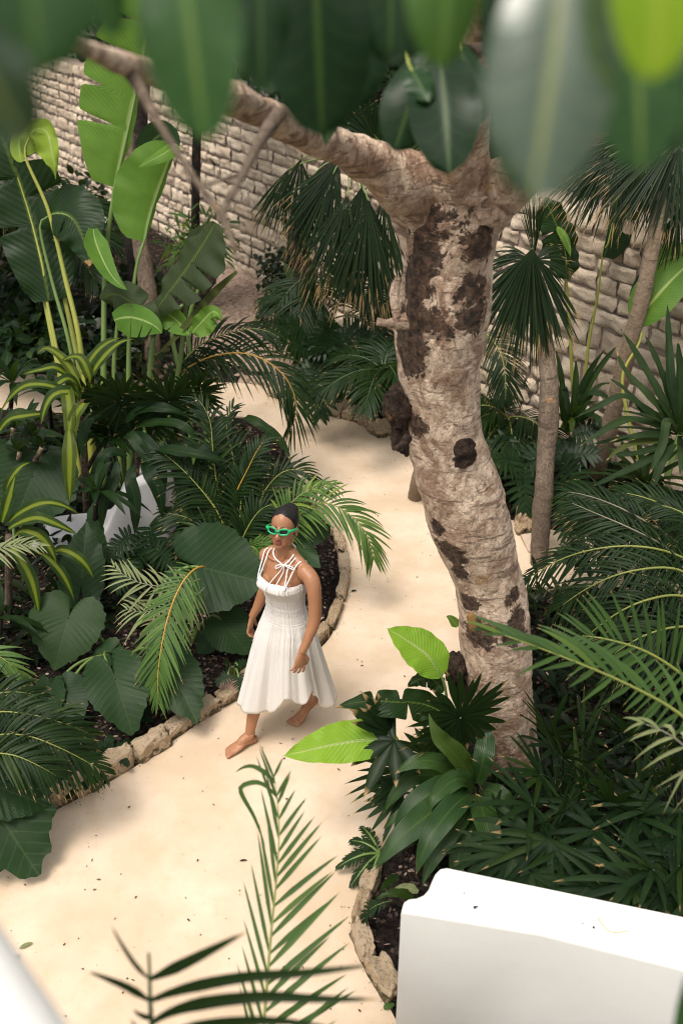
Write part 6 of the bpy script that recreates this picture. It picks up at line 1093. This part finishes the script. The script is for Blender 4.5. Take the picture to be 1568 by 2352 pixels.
# hair: tight cap with a centre parting and a bun
hm = NT('black_hair'); w_ = hm.noise(90, 3, .6); hm.l(hm.mix(w_, (.006, .005, .006), (.016, .013, .013)), hm.b.inputs['Base Color']); hm.b.inputs['Roughness'].default_value = .42; hm.b.inputs['Specular IOR Level'].default_value = .25; hm.bump(w_, .5, .006)
hb = MB(); th = np.linspace(-.5 * np.pi, .5 * np.pi, 60); ph = np.linspace(0, 2 * np.pi, 97)[:-1]
c0 = np.array((0, -.016, 1.604)); rr_ = np.array((.0770, .0965, .0895))
TH_, PH_ = np.meshgrid(th, ph, indexing='ij'); q = np.stack([np.cos(TH_) * np.sin(PH_), np.cos(TH_) * np.cos(PH_), np.sin(TH_)], -1)
loc = c0 + q * rr_; yq, zq, xq = loc[..., 1], loc[..., 2], np.abs(loc[..., 0])
hl = np.interp(yq, [-.12, -.05, -.012, .012, .04, .06, .075, .09], [1.505, 1.525, 1.545, 1.585, 1.625, 1.648, 1.658, 1.664]) - .02 * np.clip((xq - .05) / .03, 0, 1) * (yq > 0)
keep = zq > hl - .0; idx = np.arange(loc.shape[0] * loc.shape[1]).reshape(loc.shape[:2]); nx = np.concatenate([idx, idx[:, :1]], 1); kk = np.concatenate([keep, keep[:, :1]], 1)
ok = (kk[:-1, :-1] & kk[:-1, 1:] & kk[1:, 1:] & kk[1:, :-1]); f = np.stack([nx[:-1, :-1], nx[:-1, 1:], nx[1:, 1:], nx[1:, :-1]], -1)[ok]
inner = ~keep; loc2 = np.where(inner[..., None], c0 + q * rr_ * .9, loc); loc2 = HT(loc2); W = PO + loc2[..., :1] * PX + loc2[..., 1:2] * PF + loc2[..., 2:] * UZ; hb.add(W.reshape(-1, 3), f)
egg(hb, Lh(.0, -.098, 1.645), HX * .046, HF * .034, HZ * .044, 14, 24); egg(hb, Lh(0, -.075, 1.645), HX * .05, HF * .05, HZ * .045, 14, 24)
part('hair', hb, hm.m, person)
# sunglasses
gf = plain('green_acetate', (.012, .36, .13), (.01, .30, .11), 5, .28, 0, .5); gl = plain('dark_lens', (.012, .012, .018), (.01, .01, .014), 5, .08, 0, .7)
fr_ = MB(); ln_ = MB(); t_ = np.linspace(0, 2 * np.pi, 40, endpoint=False)
for sx in (-1, 1):
    def gp(s, r=1.0, off=0): x = np.sign(np.cos(t_)) * np.abs(np.cos(t_))**.75 * .0262 * r; z = np.sign(np.sin(t_)) * np.abs(np.sin(t_))**.8 * .0165 * r; xx = sx * .034 + x; return np.array([Lh(a, .104 - 3.2 * a * a + off, 1.571 + b + .10 * abs(a)) for a, b in zip(xx, z)])
    ring = gp(1); cen = ring.mean(0); rows = []
    for a in np.linspace(0, 2 * np.pi, 10, endpoint=False):
        out = nrm(ring - cen); rows.append(ring + out * (.0062 * math.cos(a)) + HF * (.0042 * math.sin(a)))
    rows.append(rows[0]); fr_.grid(np.array(rows)[::1], None, .5, 0, True)
    disk = [cen + HF * .001] ; lr = gp(1, .92); ln_.grid(np.array([np.repeat([cen + HF * .0015], 40, 0), cen + (lr - cen) * .6 + HF * .001, lr]), None, .5, 0, True)
    tube(fr_, [Lh(sx * .060, .092, 1.582), Lh(sx * .0735, .074, 1.583), Lh(sx * .079, .04, 1.580), Lh(sx * .080, .005, 1.576), Lh(sx * .079, -.02, 1.565)], [.008, .0088, .0075, .005, .004], 24, 10)
tube(fr_, [Lh(-.011, .109, 1.576), Lh(0, .112, 1.579), Lh(.011, .109, 1.576)], [.005, .0045, .005], 12, 10)
sg = part('sunglasses', fr_, gf, person); part('lens', ln_, gl, sg)
# dress
dm = NT('white_cotton'); uvn = dm.n('UVMap').outputs[0]; wv = dm.noise(500, 2); cr = dm.noise(34, 5, .65, None, 1.5)
dm.l(dm.mix(cr, (.90, .88, .845), (.84, .82, .785)), dm.b.inputs['Base Color']); dm.b.inputs['Roughness'].default_value = .85; dm.b.inputs['Specular IOR Level'].default_value = .1; dm.bump(dm.math('ADD', dm.math('MULTIPLY', wv, .2), cr), .3, .008)
tr = dm.n('BsdfTranslucent'); tr.inputs[0].default_value = (.85, .78, .70, 1); mx = dm.n('MixShader'); mx.inputs[0].default_value = .38; dm.l(dm.b.outputs[0], mx.inputs[1]); dm.l(tr.outputs[0], mx.inputs[2]); dm.l(mx.outputs[0], dm.out.inputs[0])
K = 288; a_ = np.linspace(0, 2 * np.pi, K, endpoint=False)          # 0 = front, increasing towards her left
DR = [(1.245, .140, .112, .012), (1.225, .145, .128, .016), (1.20, .148, .134, .016), (1.16, .143, .124, .010), (1.12, .134, .110, .004), (1.06, .128, .102, .0), (1.00, .132, .106, -.004), (.955, .146, .118, -.006), (.93, .156, .126, -.008), (.88, .172, .144, -.010), (.80, .186, .170, -.012), (.70, .196, .190, -.016), (.60, .205, .210, -.02), (.50, .214, .228, -.026), (.42, .222, .242, -.03), (.315, .230, .256, -.034)]
DR = np.array(DR); DR[:, 1:3] *= np.interp(DR[:, :1], [.3, .9, 1.1, 1.25], [.97, .93, .94, .97]); RW = 90; zz = np.linspace(0, 1, RW)
Zs = np.interp(zz, np.linspace(0, 1, len(DR)), DR[:, 0])
gz = np.interp(Zs[::-1], DR[::-1, 0], np.arange(len(DR))[::-1])[::-1]
rx, ry, yo = (np.interp(Zs[::-1], DR[::-1, 0], DR[::-1, i])[::-1] for i in (1, 2, 3))
rg = np.random.RandomState(8); ks = [(6, 1.0, .4), (9, .9, 2.1), (14, .6, 4.0), (21, .4, 1.0), (4, .8, 3.3), (33, .25, 2.0)]
fold_ = sum(am * np.cos(k * a_ + p + 1.2 * np.sin(2 * a_ + p) + .7 * np.sin(3 * a_ + 2 * p)) for k, am, p in ks) / 2.2
fold2 = np.cos(66 * a_ + 2.5 * np.sin(3 * a_)) * .6 + np.cos(47 * a_ + 3 * np.sin(5 * a_)) * .6 + .5 * np.cos(90 * a_ + 3 * np.sin(7 * a_))
amp = np.interp(Zs[::-1], [.315, .6, .88, .935, .96, 1.245], [.026, .019, .007, .002, .0, .0])[::-1]; amp2 = np.interp(Zs[::-1], [.315, .7, .90, .935, 1.13, 1.17, 1.245], [.0, .0014, .003, .0024, .0014, .0032, .0026])[::-1]
top = -.012 * np.cos(a_)**2 * (np.cos(a_) > 0) - .09 * np.clip(-np.cos(a_), 0, 1) - .015 * np.abs(np.sin(a_)); bustdip = .018 * np.exp(-((np.abs(((a_ + np.pi) % (2 * np.pi)) - np.pi) - .45) / .3)**2); top = top + bustdip
def bell(c, w): return np.exp(-((((a_ - c + np.pi) % (2 * np.pi)) - np.pi) / w)**2)
hemz = .006 * np.cos(5 * a_ + 1) + .06 * bell(.95, .6) + .12 * bell(.66, .26) + .14 * bell(1.30, .20) - .01 * bell(5.7, .5) - .035 * bell(1.75, .3)
V = np.zeros((RW, K, 3))
for i in range(RW):
    tt = np.clip((Zs[i] - 1.0) / .245, 0, 1); hh = np.clip((.93 - Zs[i]) / .615, 0, 1)
    cx_, sx_ = np.cos(a_), np.sin(a_); R_ = 1 + (amp[i] * fold_ + amp2[i] * fold2 * (1 + .4 * np.sin(i * .9 + 3 * a_))) / rx[i]
    bust = np.exp(-((Zs[i] - 1.205) / .042)**2) * .022 * (np.exp(-((((a_ - .52 + np.pi) % (2 * np.pi)) - np.pi) / .36)**2) + np.exp(-((((a_ + .52 + np.pi) % (2 * np.pi)) - np.pi) / .36)**2))
    shir = .0016 * math.sin(Zs[i] * 420) * (0.93 < Zs[i] < 1.13)
    xx = sx_ * (rx[i] * R_ + shir + bust * .5); yy2 = cx_ * (ry[i] * R_ + shir + bust) + yo[i]
    # the back of the skirt trails behind, the front leg pushes the cloth forward
    tail = hh**1.5 * .055 * bell(1.8, .5); xx = xx + sx_ * tail; yy2 = yy2 + cx_ * tail
    push = hh * .10 * bell(5.75, .42); xx = xx + sx_ * push - .015 * hh; yy2 = yy2 + cx_ * push
    z = Zs[i] + top * tt**2 + hemz * hh**1.6
    V[i] = PO + xx[:, None] * PX + yy2[:, None] * PF + z[:, None] * UZ
db = MB(); db.grid(V, None, .5, 0, True); dress = part('dress', db, dm.m, person)
so = dress.modifiers.new('thick', 'SOLIDIFY'); so.thickness = .0025; so.offset = -1
sb = plain('white_strap', (.84, .82, .79), (.78, .76, .73), 60, .7)
def body_front(x, z, lift=.006):      # a point just above the chest, from the torso rings
    zs = [q[0] for q in TZ]; rx_, ry_, y_ = (np.interp(z, zs, [q[i] for q in TZ]) for i in (1, 2, 3)); return Lc(x, y_ + ry_ * math.sqrt(max(0, 1 - min(1, (abs(x) / rx_))**2)) + lift, z)
def cord(name, pts, r=.003, parent=dress, k=8, n=44): mb = MB(); tube(mb, pts, [r, r], n, k); return part(name, mb, sb, parent)
for sx in (-1, 1):
    for o, xs in ((0, .088), (1, .120)):
        cord('strap', [Lc(sx * .092 + o * sx * .006, .122, 1.222), Lc(sx * (.090 + o * .016), .094, 1.27), Lc(sx * (xs - .006), .062 - o * .012, 1.335 - o * .004), Lc(sx * xs, .02, 1.374 - o * .012), Lc(sx * xs, -.025, 1.372 - o * .012), Lc(sx * (xs - .01), -.075, 1.32), Lc(sx * .08, -.10, 1.22), Lc(sx * .07, -.112, 1.14)], .0036)
kn = Lc(.052, .062, 1.352)
cord('neck_tie', [Lc(-.058, -.01, 1.40), Lc(-.05, .03, 1.384), Lc(-.02, .052, 1.366), Lc(.02, .06, 1.356), kn, Lc(.068, .035, 1.372), Lc(.072, .0, 1.392), Lc(.05, -.05, 1.405), Lc(0, -.07, 1.41), Lc(-.045, -.05, 1.408), Lc(-.058, -.01, 1.40)], .004)
cord('bow', [kn, kn - PX * .03 - UZ * .008 + PF * .008, kn - PX * .052 - UZ * .026 + PF * .01, kn - PX * .046 - UZ * .036 + PF * .012, kn - PX * .02 - UZ * .016 + PF * .012, kn], .003)
cord('bow', [kn, kn + PX * .03 + UZ * .008, kn + PX * .062 + UZ * .0 - PF * .01, kn + PX * .07 - UZ * .012 - PF * .012, kn + PX * .04 - UZ * .004, kn], .003)
cord('tie_end', [kn, kn - PX * .018 - UZ * .045 + PF * .012, body_front(.018, 1.28, .012), body_front(-.002, 1.24, .03), Lc(-.012, .16, 1.205), Lc(-.016, .145, 1.15), Lc(-.014, .118, 1.07), Lc(-.012, .112, 1.02)], .0028)
cord('tie_end', [kn, kn + PX * .004 - UZ * .04 + PF * .01, body_front(.048, 1.28, .012), body_front(.038, 1.24, .03), Lc(.034, .150, 1.222)], .0028)
